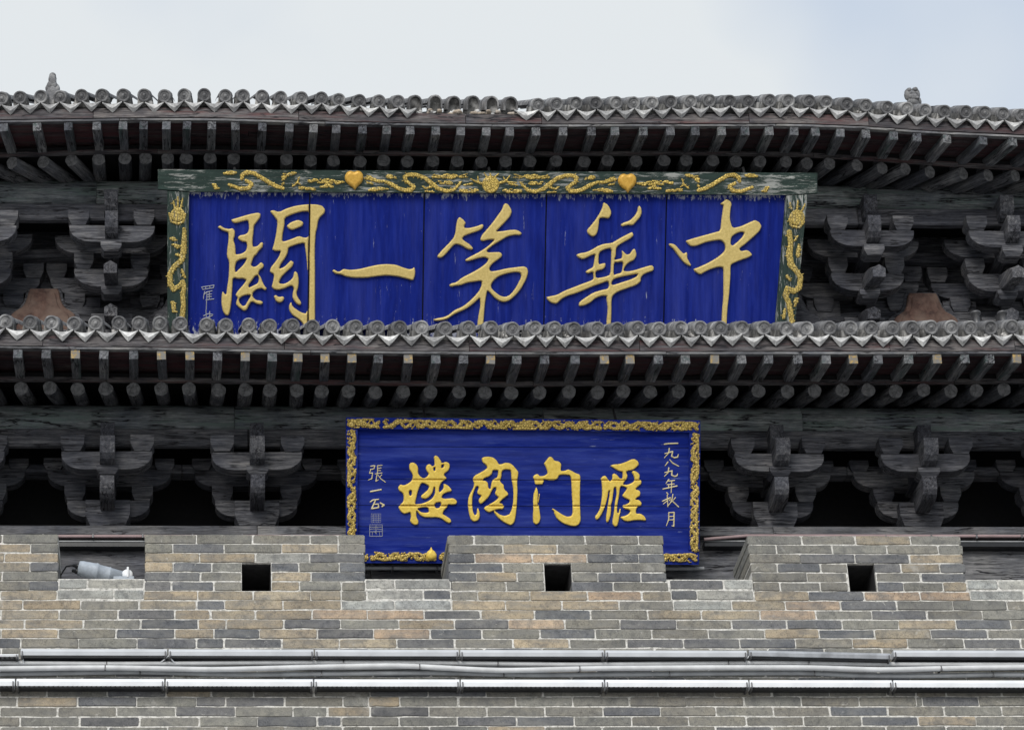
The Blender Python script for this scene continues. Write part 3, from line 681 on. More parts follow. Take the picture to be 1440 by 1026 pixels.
m = MB(); m.prism([(-.06, -.105), (.06, -.105), (.054, -.02), (.044, .03), (.02, .05), (-.02, .05), (-.044, .03), (-.054, -.02)], XZ, .235, .6, .008); WEDGE2 = m.mesh('lime_bedding', m_limeg)
def flying(gold):
    m = MB(); m.box((-.036, 0, -.04), (.036, .62, .04), .004)
    m.add([(-.034, -.001, -.037), (.034, -.001, -.037), (.034, -.001, .038), (-.034, -.001, .038)], [(0, 1, 2, 3)], False, 1)
    return m.mesh('flying_rafter', [wood_raft, m_goldtip if gold else wood_raft])
FLY, FLYG = flying(False), flying(True)
def round_raft(seed, L=1.5):
    rr = random.Random(seed); m = MB(); R = .057
    a = [rr.uniform(.93, 1.07) for _ in range(16)]
    vs = []; fs = []
    for y, k in ((0, .97), (.012, 1), (L, 1.05)):
        for i in range(16): an = 2*math.pi*i/16; vs.append((R*k*a[i]*math.cos(an), y, R*k*a[i]*math.sin(an)))
    for b in (0, 16):
        for i in range(16): j = (i+1) % 16; fs.append((b+i, b+16+i, b+16+j, b+j))
    m.add(vs, fs, True); m.add(vs[:16], [tuple(range(16))], False, 1)
    return m.mesh('round_rafter', [wood_raft2, m_end])
wood_raft2 = wood('round_rafter_timber', GY, (.05, .051, .055), (.125, .127, .132), (.26, .262, .268))
RND = [round_raft(i) for i in range(5)]
def make_eave(nm, Y, discs, discy, fly, flyg, fasc, strip, roundy, slope, phi_f, phi_r, cutf, missing, lab, roofback, rs):
    eave = empty(nm+'_eave', P(700, fasc[len(fasc)//2][1], Y), tower); roof = empty(nm+'_roof', P(700, 440, Y), tower)
    L = .46
    ex = lambda lst, st: [lst[0]-st*k for k in (6, 5, 4, 3, 2, 1)]+list(lst)+[lst[-1]+st*k for k in (1, 2, 3, 4, 5, 6)]
    # boards above the rafters
    cut_sweep('fascia_board', wood_fascia, eave, [(x, y-4.5) for x, y in fasc], Y+.005, cutf, [(0, -.004), (0, .092), (.035, .092), (.035, -.004)])
    cut_sweep('fascia_strip', wood_pale, eave, fasc, Y-.012, [c+37 for c in cutf], [(0, 0), (0, .018), (.045, .018), (.045, 0)])
    for k in range(4):
        cut_sweep('sheathing_board', wood_red, eave, fasc, Y, [(180+170*k+53*j) % 1400 for j in (0,)], [(.05+k*.125, .004+k*.018+.03*0), (.05+k*.125, .030+k*.022), (.172+k*.125, .030+k*.022), (.172+k*.125, .004+k*.022)])
    cut_sweep('rafter_strip', wood_fascia, eave, strip, Y+L-.03, [c+90 for c in cutf], [(0, -.012), (0, .022), (.03, .022), (.03, -.012)])
    for i, x in enumerate(ex(fly, 39)):
        q = P(x, itp(fasc, x)+7.2, Y+.004); i2 = P(x, itp(strip, x)-5, Y+L)
        inc = math.atan2(i2.z-q.z, L); ph = itp(phi_f, x)
        obj('flying_rafter', FLYG if x in flyg else FLY, eave, T(*q) @ RZ(rad(ph)+random.uniform(-.02, .02)) @ RX(inc) @ RY(random.uniform(-.05, .05)))
        X = q.x-math.tan(rad(ph))*L*.0
        # round rafter below it
        e_ = P(x, itp(roundy, x), Y+L+.0); e_.x = q.x-math.sin(rad(ph))*L+random.uniform(-.012, .012); pr = itp(phi_r, x)
        obj('round_rafter', random.choice(RND), eave, T(e_.x, Y+L+random.uniform(-.012, .012), e_.z) @ RZ(rad(pr)+random.uniform(-.03, .03)) @ RX(rad(rs)+random.uniform(-.02, .02)))
    # deck over the round rafters
    m = MB(); pa = span(strip, Y+L, -230, 1680, 35); t_ = math.tan(rad(rs))
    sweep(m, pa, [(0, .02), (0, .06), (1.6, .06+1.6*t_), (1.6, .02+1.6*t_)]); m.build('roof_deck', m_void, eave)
    m = MB(); t2 = math.tan(rad(slope)); pa = span([(x, y+6) for x, y in discy], Y, -230, 1680, 35)
    sweep(m, pa, [(.06, -.075), (.06, -.035), (roofback, roofback*t2-.035), (roofback, roofback*t2-.12)]); m.build('roof_bed', m_tile, roof)
    # tiles
    dl = ex(discs, 29); tilt = RX(rad(slope)); rowsm = MB(); up_ = Matrix.Identity(4)
    for i, x in enumerate(dl):
        q = P(x, itp(discy, x), Y-.03); jit = T(random.uniform(-.004, .004), random.uniform(-.01, .01), random.uniform(-.005, .005)) @ RZ(random.uniform(-.05, .05)) @ RY(random.uniform(-.08, .08))
        base = T(*q) @ tilt @ jit
        obj('cover_tile', PLAIN if x in missing else TILE, roof, base)
        obj('lime_bedding', WEDGE2 if x in missing else WEDGE, roof, base)
        # rows of tiles going up the slope
        n = 7; K = (roofback-.2)/math.cos(rad(slope)); vs = []; fs = []
        for s_, yy in enumerate((.33, K)):
            for k in range(n): an = math.pi*k/(n-1); vs.append((.056*math.cos(an), yy, .050*math.sin(an)))
        fs = [(k, k+1, n+k+1, n+k) for k in range(n-1)]
        rowsm.add(vs, fs, True, 0, T(*q) @ tilt)
        if i+1 < len(dl):
            x2 = dl[i+1]; q2 = P(x2, itp(discy, x2), Y-.03); mid = (q+q2)/2; wdt = (q2.x-q.x)
            gone = x in missing and x2 in missing
            key = (round(wdt, 2), not gone)
            if key not in DR: DR[key] = drip_tile(key[0]*1.02, key[1])
            up2 = obj('drip_tile', DR[key], roof, T(mid.x, mid.y+(.05 if gone else -.004)+random.uniform(-.008, .008), mid.z-.078+random.uniform(-.005, .005)) @ tilt @ RY(random.uniform(-.05, .05)+math.atan2(q.z-q2.z, wdt)))
            vs = []
            for yy in (.29, K):
                for k in range(n): s = -1+2*k/(n-1); vs.append((s*wdt*.5, yy, -.03*(1-s*s)))
            rowsm.add(vs, fs, True, 0, T(mid.x, mid.y, mid.z-.080) @ tilt)
            if gone: obj('bedding_mortar', random.choice(BED), roof, T(q2.x, mid.y+.03, mid.z-.06))
            for sx in (-1, 1):
                if random.random() < (.85 if nm == 'lower' and x > 900 else .5): obj('lime_mortar', random.choice(LUMPS), roof, T(mid.x+sx*wdt*.30+random.uniform(-.01, .01), mid.y+.02, mid.z-.05+random.uniform(-.008, .012)))
    rowsm.build('tile_rows', m_tile, roof, kind='stuff')
    return eave, roof
DR = {}
BED = []
for i in range(3):
    random.seed(i+40); m = MB()
    for j in range(5): m.ball((random.uniform(-.06, .06), random.uniform(0, .08), random.uniform(-.02, .012)), (random.uniform(.02, .04), .03, random.uniform(.01, .022)), 7, .2)
    BED.append(m.mesh('bedding_mortar', m_terra))
random.seed(21)
ld = [8, 42, 73, 104, 135, 167, 195, 225, 254, 290, 318, 350, 380, 412, 440, 468, 500, 530, 562, 593, 626, 659, 690, 721, 753, 780, 807, 840, 868, 897, 927, 957, 984, 1013, 1043, 1074, 1105, 1134, 1166, 1195, 1226, 1255, 1282, 1308, 1338, 1365, 1393, 1423]
ldy = [(-90, 451), (8, 452), (100, 454.5), (200, 454), (290, 456.5), (400, 458), (500, 460), (620, 461), (800, 462.5), (1000, 461.5), (1250, 461.5), (1530, 459)]
lf = [25, 65, 106, 146, 188, 227, 267, 306, 345, 383, 419, 457, 495, 532, 574, 613, 652, 690, 727, 766, 809, 850, 886, 926, 964, 1005, 1043, 1081, 1122, 1162, 1200, 1235, 1278, 1318, 1357, 1392, 1430]
lg = {106, 227, 267, 345, 419, 457, 495, 574, 690, 850, 886, 1005, 1200, 1318, 1430}
lfa = [(-90, 488.5), (30, 489.5), (200, 491.5), (480, 496), (700, 498), (1000, 497.5), (1250, 497.5), (1530, 496)]
lst = [(-90, 532), (50, 533), (250, 534.5), (480, 537.5), (700, 540), (1000, 537.5), (1250, 536.5), (1530, 535)]
lro = [(-90, 545), (50, 546), (250, 547), (480, 550.5), (700, 552), (1000, 550), (1300, 549), (1530, 548)]
make_eave('lower', 1.1, ld, ldy, lf, lg, lfa, lst, lro, 27.5, [(0, 0), (1440, 0)], [(0, -3), (120, -3), (300, 0), (1440, 2)], (60, 400, 660, 900, 1252, 1428), set(), '', 2.15, 18)
ud = [-12, 2, 28, 57, 84, 115, 143, 173, 203, 231, 259, 287, 316, 342, 368, 395, 424, 452, 477][1:]+[505, 533, 560, 586, 614, 642, 669, 696, 722, 757, 782, 810, 838, 866, 891, 917, 943, 971, 997, 1026, 1052, 1082, 1109, 1137, 1162, 1191, 1218, 1247, 1275, 1301, 1328, 1358, 1385, 1410, 1437]
udy = [(-90, 140), (0, 139), (100, 135), (300, 134), (450, 138), (500, 141), (560, 143.5), (760, 147), (900, 144.5), (1000, 142), (1100, 142), (1170, 144), (1230, 150), (1300, 155), (1440, 162), (1530, 165)]
uf = [5, 52, 96, 136, 173, 202, 234, 263, 298, 331, 369, 407, 441, 473, 510, 544, 577, 613, 648, 684, 717, 754, 792, 832, 865, 905, 943, 978, 1015, 1048, 1082, 1117, 1147, 1182, 1218, 1257, 1290, 1332, 1383, 1425]
ufa = [(-90, 173), (0, 172), (180, 169), (300, 169), (480, 174.5), (700, 178), (960, 177), (1120, 177), (1220, 181), (1290, 186), (1440, 193), (1530, 197)]
ust = [(-90, 220), (0, 218), (170, 212.5), (480, 214.5), (700, 217), (960, 215), (1130, 217), (1230, 223), (1360, 232), (1440, 236), (1530, 240)]
uro = [(-90, 232), (0, 230), (90, 226), (170, 223), (300, 223), (480, 226), (700, 228), (960, 226), (1130, 228), (1230, 234), (1360, 243), (1440, 247), (1530, 251)]
um = {586, 614, 642, 669, 696, 722}
make_eave('upper', 2.0, ud, udy, uf, set(), ufa, ust, uro, 32.6, [(0, -6), (80, -3), (150, 0), (1280, 0), (1390, 11), (1530, 16)], [(0, -32), (57, -22), (96, -16), (140, 0), (1080, 0), (1150, 9), (1220, 20), (1380, 26), (1530, 32)], (131, 420, 655, 762, 1054, 1222), um, '', 4.2, 12)
m = MB(); q = P(700, 150, 2.0); m.box((TX0, 5.5, q.z+1.5), (TX1, 6.3, q.z+2.2)); m.build('main_ridge', m_tile, tower)
m = MB(); m.box((TX0, 5.9, 9), (TX1, 6.0, q.z+2.0)); m.build('rear_wall', m_void, tower)
# ------------------------------------------------------------------ roof figures and roof lamps
def figure(px, py, Y, balls, jit, **k):
    q = P(px, py, Y); t = empty('roof_figure', q, **k)
    s = 1/161.0
    m = MB()
    for (x, y, z, a, b, c) in balls: m.ball((q.x+x*s, Y+y*s, q.z+z*s), (a*s, b*s, c*s), 12, jit)
    m.build('body', m_tile, t)
    m = MB(); m.box((q.x-8*s, Y-6*s, q.z-60*s), (q.x+8*s, Y+14*s, q.z-8*s), .01); m.build('plinth', m_tile, t)
    return t
random.seed(5)
figure(73.5, 122, 2.22, [(0, 0, 12, 6, 6, 9), (0, 0, 18, 5, 5, 5), (0, 1, 2, 8, 8, 8), (-5, 2, -2, 5, 5, 7), (6, 2, -2, 5, 5, 7), (0, 0, -8, 7, 7, 8), (1, -3, 6, 5, 5, 6)], .05, label='upright rounded stone figure on the upper roof edge above the timber fan', cat='statue')
figure(1283, 137, 2.25, [(0, 0, 0, 8, 8, 10), (-7, 1, 4, 4, 5, 9), (8, 1, 5, 3.5, 5, 9), (0, -5, -2, 7, 5, 5), (-4, -1, 11, 4, 5, 3.5), (5, -1, 12, 4.5, 5, 3.5), (2, -7, -6, 6, 4, 3), (-3, -7, 3, 2, 2, 2), (4, -7, 3, 2, 2, 2), (0, 0, -10, 9, 9, 8), (10, 2, -6, 3, 4, 6)], .10, label='small maned lion head on the upper roof edge', cat='statue')
for i, px in enumerate((1373.5, 1411)):
    q = P(px, 452, 1.75); t = empty('roof_lamp', (q.x, q.y, q.z-.14), label='small dark flanged cylinder lamp standing behind the lower roof tile ends', cat='lamp', group='small cylinder lamps on the lower roof')
    m = MB(); m.lathe([(.001, .16), (.042, .16), (.042, .145), (.03, .14), (.028, .06), (.03, .0), (.03, -.12)], 16, T(q.x, q.y, q.z-.075) @ RX(math.pi/2)); m.build('lamp_body', m_steel, t)
    m = MB(); m.box((q.x-.045, q.y-.045, q.z-.30), (q.x+.045, q.y+.045, q.z-.045), .006); m.build('lamp_base', m_steel, t)
# ------------------------------------------------------------------ carved relief helper
def chaikin(p, it=2):
    for _ in range(it):
        o = []
        for i in range(len(p)):
            a, b = np.array(p[i]), np.array(p[(i+1) % len(p)]); o += [a*.8+b*.2, a*.2+b*.8]
        p = o
    return np.array(p)
def relief(name, mat, parent, mw, loops=(), strokes=(), step=.005, h=.02, wd_=.016, seams=(), hseams=(), y0=0.0, **k):
    allp = [np.asarray(l)[:, :2] for l in loops]+[np.array([(q[0], q[1]) for q in s]) for s in strokes]
    rm = max([q[2] for s in strokes for q in s] or [0])
    pts = np.vstack(allp); lo = pts.min(0)-rm-3*step; hi = pts.max(0)+rm+3*step
    gx = np.arange(lo[0], hi[0], step); gz = np.arange(lo[1], hi[1], step)
    Xg, Zg = np.meshgrid(gx, gz, indexing='ij'); sd = np.full(Xg.shape, 1e3)
    if loops:
        ins = np.zeros(Xg.shape, bool); dm = np.full(Xg.shape, 1e3)
        for l in loops:
            l = chaikin(l, 1); n = len(l)
            for i in range(n):
                a, b = l[i], l[(i+1) % n]; d = b-a; L2 = d@d+1e-12
                t = np.clip(((Xg-a[0])*d[0]+(Zg-a[1])*d[1])/L2, 0, 1)
                dm = np.minimum(dm, np.hypot(Xg-a[0]-t*d[0], Zg-a[1]-t*d[1]))
                if a[1] != b[1]:
                    c = ((a[1] > Zg) != (b[1] > Zg)) & (Xg < (b[0]-a[0])*(Zg-a[1])/(b[1]-a[1])+a[0]); ins ^= c
        sd = np.where(ins, -dm, dm)
    for s in strokes:
        s = list(s)
        if len(s) == 1: s = s*2
        for a, b in zip(s[:-1], s[1:]):
            i0, i1 = np.searchsorted(gx, [min(a[0], b[0])-rm-.06, max(a[0], b[0])+rm+.06]); j0, j1 = np.searchsorted(gz, [min(a[1], b[1])-rm-.06, max(a[1], b[1])+rm+.06])
            A, B = Xg[i0:i1, j0:j1], Zg[i0:i1, j0:j1]
            dx, dz = b[0]-a[0], b[1]-a[1]; L2 = dx*dx+dz*dz+1e-12
            t = np.clip(((A-a[0])*dx+(B-a[1])*dz)/L2, 0, 1)
            v = np.hypot(A-a[0]-t*dx, B-a[1]-t*dz)-(a[2]+(b[2]-a[2])*t)
            sd[i0:i1, j0:j1] = np.minimum(sd[i0:i1, j0:j1], v)
    for (xa, xb, za, zb_, hw) in seams:      # slot along a slanted vertical seam
        xc = xa+(xb-xa)*(Zg-za)/(zb_-za); sd = np.maximum(sd, hw-np.abs(Xg-xc))
    for (zc, hw) in hseams: sd = np.maximum(sd, hw-np.abs(Zg-zc))
    gX, gZ = np.gradient(sd, step); near = (sd > -.4*step)
    sdc = np.clip(sd, -step, step*1.2)
    Xp = np.where(near, Xg-gX*sdc, Xg); Zp = np.where(near, Zg-gZ*sdc, Zg)
    d = np.clip(np.where(near, 0, -sd)/wd_, 0, 1); Hh_ = h*np.sqrt(1-(1-d)**2)*(.9+.1*d)
    ok = sd < step*.75; cell = ok[:-1, :-1] & ok[1:, :-1] & ok[1:, 1:] & ok[:-1, 1:]
    inside = sd < -.1*step; cell &= (inside[:-1, :-1] | inside[1:, :-1] | inside[1:, 1:] | inside[:-1, 1:])
    idx = -np.ones(Xg.shape, int); use = np.zeros(Xg.shape, bool)
    for (a, b) in ((0, 0), (1, 0), (1, 1), (0, 1)): use[a:a+cell.shape[0], b:b+cell.shape[1]] |= cell
    idx[use] = np.arange(use.sum())
    V = np.stack([Xp[use], y0-Hh_[use]+.0008, Zp[use]], 1); I, J = np.nonzero(cell)
    Fc = np.stack([idx[I, J], idx[I+1, J], idx[I+1, J+1], idx[I, J+1]], 1)
    me = bpy.data.meshes.new(name); me.from_pydata(V.tolist(), [], Fc.tolist()); me.materials.append(mat)
    me.polygons.foreach_set('use_smooth', [True]*len(Fc)); me.update()
    return obj(name, me, parent, mw, **k)
def board_frame(px, py, Y, tilt):
    o = P(px, py, Y); rot = RX(tilt); mw = Matrix.Translation(o) @ rot; inv = mw.inverted()
    n = rot @ Vector((0, 1, 0))
    def L(x, y, off=0.0):
        """photo pixel -> (x, z) on the board plane pushed off metres towards the viewer"""
        v = Vector(ray(x, y)); c = Vector(CAM); oo = o-n*off
        q = inv @ (c+v*((oo-c).dot(n)/v.dot(n))); return (q.x, q.z)
    return o, mw, L
def plate(m, poly, y0, y1, ch=.006): return m.prism(poly, XZ, y0, y1, ch)
def crop(x0, y0, s): return lambda l: [(x0+a/s, y0+b/s) for a, b in l]
# ------------------------------------------------------------------ upper plaque
TU = rad(27)
o, UM, LU = board_frame(690, 240, 2.32, TU)
upq = empty('name_plaque', o, rot=RX(TU), label='large blue plaque with gold brush characters in a worn green frame under the upper eave', cat='plaque')
sx_t = [265, 436, 597, 769, 938, 1106]; sx_b = [265, 433, 594, 764.5, 933, 1090]
BOT = 478
for i in range(5):
    g_ = .9
    poly = [LU(sx_t[i]+(g_ if i else -4), 258), LU(sx_b[i]+(g_ if i else -4), BOT), LU(sx_b[i+1]-(g_ if i < 4 else -4), BOT), LU(sx_t[i+1]-(g_ if i < 4 else -4), 258)]
    m = MB(); plate(m, poly, 0, .03, .004); m.build('plank', m_blue_up, upq, UM)
m = MB(); plate(m, [LU(258, 250), LU(258, BOT), LU(1098, BOT), LU(1110, 250)], .034, .06); m.build('back_board', m_dark, upq, UM)
FO = .05
def LF(x, y): return LU(x, y, FO)
m = MB(); plate(m, [LF(222, 238), LF(222, 266), LF(234.5, 267), LF(266, 269.5), LF(700, 272), LF(1106, 274), LF(1136, 272.5), LF(1150, 272), LF(1150, 243)], -FO, .05, .010); m.build('frame_top', m_green_x, upq, UM)
m = MB(); plate(m, [LF(235, 268), LF(235.5, BOT), LF(264, BOT), LF(266, 270)], -FO+.002, .05, .010); m.build('frame_side', m_green_z, upq, UM)
m = MB(); plate(m, [LF(1106, 274.5), LF(1089, BOT), LF(1116, BOT), LF(1136, 273)], -FO+.002, .05, .010); m.build('frame_side', m_green_z, upq, UM)
m = MB(); plate(m, [LF(236, BOT+.5), LF(236, BOT+14), LF(1116, BOT+14), LF(1116, BOT+.5)], -FO, .05, .010); m.build('frame_bottom', m_green_x, upq, UM)
for px in (330, 690, 1050):
    x_, z_ = LF(px, 239); m = MB(); m.tube([(x_, .045, z_-.04), (x_, .10, z_+.03), (x_, .50, z_+.02)], .012, 6); m.build('hanger', m_steel, upq, UM)
c1 = crop(280, 280, 5.7)
guan = [[(150,222),(170,210),(200,232),(240,240),(268,232),(288,255),(285,300),(275,325),(290,370),(293,420),(293,445),(340,438),(375,415),(385,380),(380,345),(340,340),(312,322),(312,300),(330,290),(365,285),(390,270),(400,240),(398,200),(390,170),(350,180),(290,195),(265,185),(255,165),(290,155),(400,122),(470,108),(495,118),(490,150),(455,195),(440,215),(437,260),(430,320),(428,360),(435,385),(470,375),(495,345),(515,350),(510,385),(480,415),(460,445),(440,460),(425,500),(415,530),(440,545),(470,530),(495,503),(520,525),(515,550),(485,570),(475,600),(495,625),(510,665),(525,695),(545,715),(530,735),(500,715),(460,725),(430,750),(430,785),(460,810),(490,812),(515,825),(500,848),(465,842),(420,820),(400,850),(385,885),(360,900),(320,870),(295,845),(300,815),(310,790),(290,770),(310,735),(350,690),(380,650),(350,635),(310,640),(285,630),(270,640),(268,680),(265,740),(260,820),(248,900),(235,935),(210,930),(190,900),(178,840),(180,770),(188,735),(205,760),(218,765),(225,700),(235,640),(240,560),(240,500),(222,460),(225,400),(235,330),(235,270),(215,262),(180,250),(152,230)],
 [(300,500),(340,480),(385,475),(360,520),(320,560),(290,592),(288,540)], [(395,690),(425,650),(450,615),(470,610),(480,640),(470,675),(430,695),(400,710)], [(318,800),(350,775),(400,765),(415,775),(390,815),(370,850),(350,858),(325,830)],
 [(570,95),(595,88),(640,105),(700,75),(780,52),(860,42),(940,42),(990,55),(1012,85),(1005,115),(970,145),(955,175),(945,240),(935,270),(928,400),(930,560),(930,700),(930,860),(930,985),(900,1080),(850,1080),(835,1000),(800,965),(745,930),(720,890),(720,850),(738,820),(750,860),(790,890),(825,910),(860,918),(868,850),(870,750),(870,600),(862,480),(848,385),(845,350),(780,365),(715,390),(712,430),(690,475),(655,520),(640,560),(680,545),(715,510),(735,490),(762,510),(745,545),(700,585),(655,630),(640,675),(680,680),(720,660),(755,625),(762,575),(790,590),(800,650),(795,710),(780,750),(790,785),(822,830),(810,852),(780,840),(750,800),(748,760),(760,715),(740,690),(690,715),(640,728),(600,725),(580,705),(590,670),(600,620),(595,600),(565,585),(575,545),(605,510),(640,460),(655,415),(610,418),(585,405),(600,360),(615,290),(630,180),(600,140),(575,110)],
 [(685,150),(760,118),(830,100),(880,100),(885,180),(878,300),(850,312),(800,295),(740,320),(680,340),(665,335),(670,280),(685,210)], [(700,215),(735,185),(795,165),(838,185),(830,215),(785,235),(745,250),(715,238)], [(597,775),(615,768),(640,785),(670,778),(685,790),(672,820),(645,832),(615,820)]]
yi = [[(38,575),(55,562),(85,582),(105,578),(130,558),(180,568),(260,560),(340,540),(410,525),(480,520),(550,525),(610,548),(655,562),(683,558),(697,542),(707,570),(705,615),(688,655),(640,640),(570,622),(480,612),(400,620),(310,632),(210,632),(150,622),(110,605),(60,598)]]
di = [[(262,142),(295,165),(315,192),(300,215),(305,232),(340,232),(400,218),(445,200),(458,212),(445,240),(400,262),(330,285),(295,300),(285,320),(310,340),(345,362),(375,395),(360,408),(325,402),(280,375),(245,362),(220,365),(190,400),(160,435),(130,465),(100,475),(82,462),(95,440),(140,390),(185,345),(215,310),(230,270),(235,215),(245,165)],
 [(630,32),(655,42),(685,95),(670,140),(625,190),(580,235),(555,260),(600,258),(660,248),(715,245),(745,258),(765,275),(750,292),(710,288),(650,300),(600,330),(540,365),(480,412),(490,428),(540,425),(590,425),(607,445),(595,470),(550,500),(515,530),(500,560),(515,580),(570,572),(640,555),(720,545),(780,538),(805,550),(815,585),(800,640),(760,715),(720,765),(670,810),(625,828),(580,818),(540,790),(500,745),(485,735),(480,760),(470,820),(462,900),(450,1080),(400,1080),(410,960),(430,850),(425,790),(400,815),(360,850),(310,885),(250,910),(210,930),(170,960),(120,975),(70,978),(48,965),(80,955),(140,945),(180,925),(220,890),(290,860),(340,820),(390,770),(420,735),(440,690),(440,655),(400,660),(330,670),(270,692),(230,695),(195,705),(178,692),(195,675),(235,668),(280,630),(360,590),(430,550),(480,510),(495,480),(460,465),(400,478),(350,495),(315,500),(305,488),(340,465),(400,435),(460,400),(510,360),(545,325),(500,325),(440,340),(428,325),(440,290),(480,245),(530,185),(570,130),(605,80),(615,45)],
 [(515,690),(535,655),(575,620),(640,598),(710,585),(750,590),(758,620),(740,660),(710,715),(670,765),(630,785),(590,775),(550,745),(520,715)]]
hua = [[(503,22),(545,48),(572,110),(550,158),(500,150),(472,155),(468,200),(460,260),(440,295),(410,302),(375,275),(372,248),(400,215),(440,165),(470,120),(495,70)], [(790,50),(808,70),(812,110),(800,145),(765,185),(740,212),(700,208),(650,222),(640,205),(665,188),(710,175),(750,140),(775,100),(780,65)],
 [(285,448),(310,435),(370,425),(420,400),(460,375),(510,358),(570,352),(600,335),(650,305),(700,280),(735,262),(748,290),(725,315),(670,345),(620,375),(605,400),(605,450),(590,488),(620,482),(650,475),(655,445),(650,410),(665,420),(690,445),(715,440),(740,400),(760,400),(772,450),(750,490),(715,505),(695,520),(672,550),(665,575),(700,580),(760,568),(830,545),(890,528),(910,545),(905,575),(860,590),(825,605),(805,630),(805,660),(770,690),(700,715),(640,735),(600,755),(575,780),(568,830),(570,880),(563,1080),(525,1080),(530,960),(540,880),(528,800),(530,775),(490,775),(440,795),(400,830),(350,855),(305,860),(310,825),(350,795),(420,750),(490,728),(540,718),(550,690),(540,655),(490,675),(430,695),(360,725),(290,755),(220,775),(170,800),(130,840),(90,835),(55,810),(45,785),(75,778),(130,768),(190,735),(260,708),(330,680),(400,655),(425,640),(420,580),(380,600),(358,585),(380,565),(420,548),(430,500),(438,440),(400,455),(340,485),(300,470)],
 [(468,430),(510,405),(568,392),(565,500),(560,605),(520,622),(445,635),(440,590),(450,575),(500,565),(522,540),(520,512),(500,515),(465,525)], [(590,505),(620,508),(650,500),(662,520),(650,590),(610,600),(585,610)], [(590,640),(650,622),(720,610),(780,598),(770,620),(720,645),(640,670),(580,690),(568,680),(575,655)]]
zhong = [[(52,395),(75,390),(105,400),(140,440),(170,470),(190,455),(198,470),(195,500),(215,535),(230,562),(205,562),(165,535),(130,490),(90,435),(60,410)],
 [(443,92),(465,75),(490,52),(520,65),(535,90),(525,130),(520,210),(540,275),(600,262),(660,235),(710,212),(745,230),(762,262),(745,300),(690,350),(640,395),(590,430),(605,450),(650,440),(675,455),(692,480),(660,500),(600,520),(540,545),(525,560),(525,640),(515,780),(500,900),(495,1050),(455,1050),(460,900),(470,800),(470,680),(470,575),(440,568),(380,585),(330,608),(295,630),(255,608),(240,585),(280,572),(350,540),(420,500),(470,460),(485,430),(480,395),(450,365),(390,372),(330,385),(270,410),(225,415),(200,395),(180,372),(230,355),(320,330),(400,308),(448,295),(455,210),(470,110),(465,98)],
 [(530,345),(560,320),(605,302),(630,310),(615,340),(580,375),(540,410),(525,395)]]
sa, sb = LU(435.5, 280), LU(433, 470)
for nm, loops, cf, lab in (('guan', guan, crop(280, 280, 5.7), 'gold brush character for pass, crossed by a plank seam'), ('yi', yi, crop(460, 280, 5.7), 'gold brush character of a single horizontal stroke'), ('di', di, crop(600, 280, 5.7), 'gold brush character with a looped right stroke'), ('hua', hua, crop(760, 280, 5.7), 'gold brush character with two drop strokes on top'), ('zhong', zhong, crop(930, 270, 5.4), 'gold brush character with long straight stem')):
    lp = [[LU(x, y) for x, y in cf(l)] for l in loops]
    relief('character', m_gold_up, upq, UM, lp, (), .0048, .024, .009, [(sa[0], sb[0], sa[1], sb[1], .0065)] if nm == 'guan' else (), label=lab)
def strokes_px(L, ss, sc=1.0, s=1/161.0): return [[(*L(q[0], q[1]), q[2]*s*sc) for q in st] for st in ss]
cs = crop(280, 280, 5.7)
sig = [[(20, 705), (30, 725)], [(20, 705), (120, 690), (115, 712)], [(30, 725), (112, 712)], [(52, 702), (55, 722)], [(85, 697), (88, 717)], [(45, 740), (38, 770), (35, 800)], [(40, 765), (60, 745), (105, 735)], [(62, 745), (62, 805)], [(62, 768), (100, 760)], [(62, 785), (100, 780)], [(55, 808), (118, 800)], [(82, 742), (82, 800)], [(60, 810), (57, 885)],
       [(35, 935), (75, 918)], [(55, 890), (58, 950)], [(80, 920), (110, 925)], [(85, 900), (84, 955)], [(45, 955), (105, 935)], [(40, 990), (100, 975)]]
relief('signature', m_pale_ink, upq, UM, (), [[(*LU(*cs([q])[0]), .0042) for q in s] for s in sig], .003, .006, .004, label='small pale brushed signature')
HEART = [(0, -11), (-5, -13), (-10, -11), (-13, -6.5), (-13.2, -1), (-11, 4), (-6.5, 8), (-2, 11), (1, 15), (3.5, 11), (7, 7.5), (11, 3.5), (13.2, -2), (12.5, -8), (9, -12), (4.5, -13)]
PEACH = [(0, -11.5), (-2, -7), (-5.5, -4.5), (-8, 0), (-7.6, 4.5), (-4.5, 8), (0, 9), (4.5, 8), (7.6, 4.5), (8, 0), (5.5, -4.5), (2, -7)]
def boss(shape, L, cx, cy, off): return [L(cx+a, cy+b, off) for a, b in shape]
for cx, cy in ((498, 253), (882, 257)):
    hp = boss(HEART, LU, cx, cy, FO); relief('heart_boss', m_heart, upq, UM, [hp], (), .0045, .03, .03, y0=-FO)
dr1 = [[(340,252,2.5),(341,246,3),(347,242.5,3),(356,243.5,3),(366,249,3),(377,256,3.2),(388,262,3.2),(398,265,2.6)],[(346,254,2.2),(354,259,3),(350,265,3),(338,266,2.8),(322,260,2.2)],[(316,244.5,1.5),(325,243.5,3),(334,243,1.8)],[(400,246,5),(404,253,5.5),(398,259,4)],[(404,247,3),(413,244,1.6)],[(412,262,1.6),(418,257,1.4),(421,249,.9)],[(418,257,1),(423,260,.8)],[(435,254,2),(455,252.5,4),(482,256,3)],[(450,262,3),(468,262,3)],[(420,264.5,2),(433,264.5,3),(444,266,2)],[(300,260,2),(318,266,2.5),(306,266,2)]]
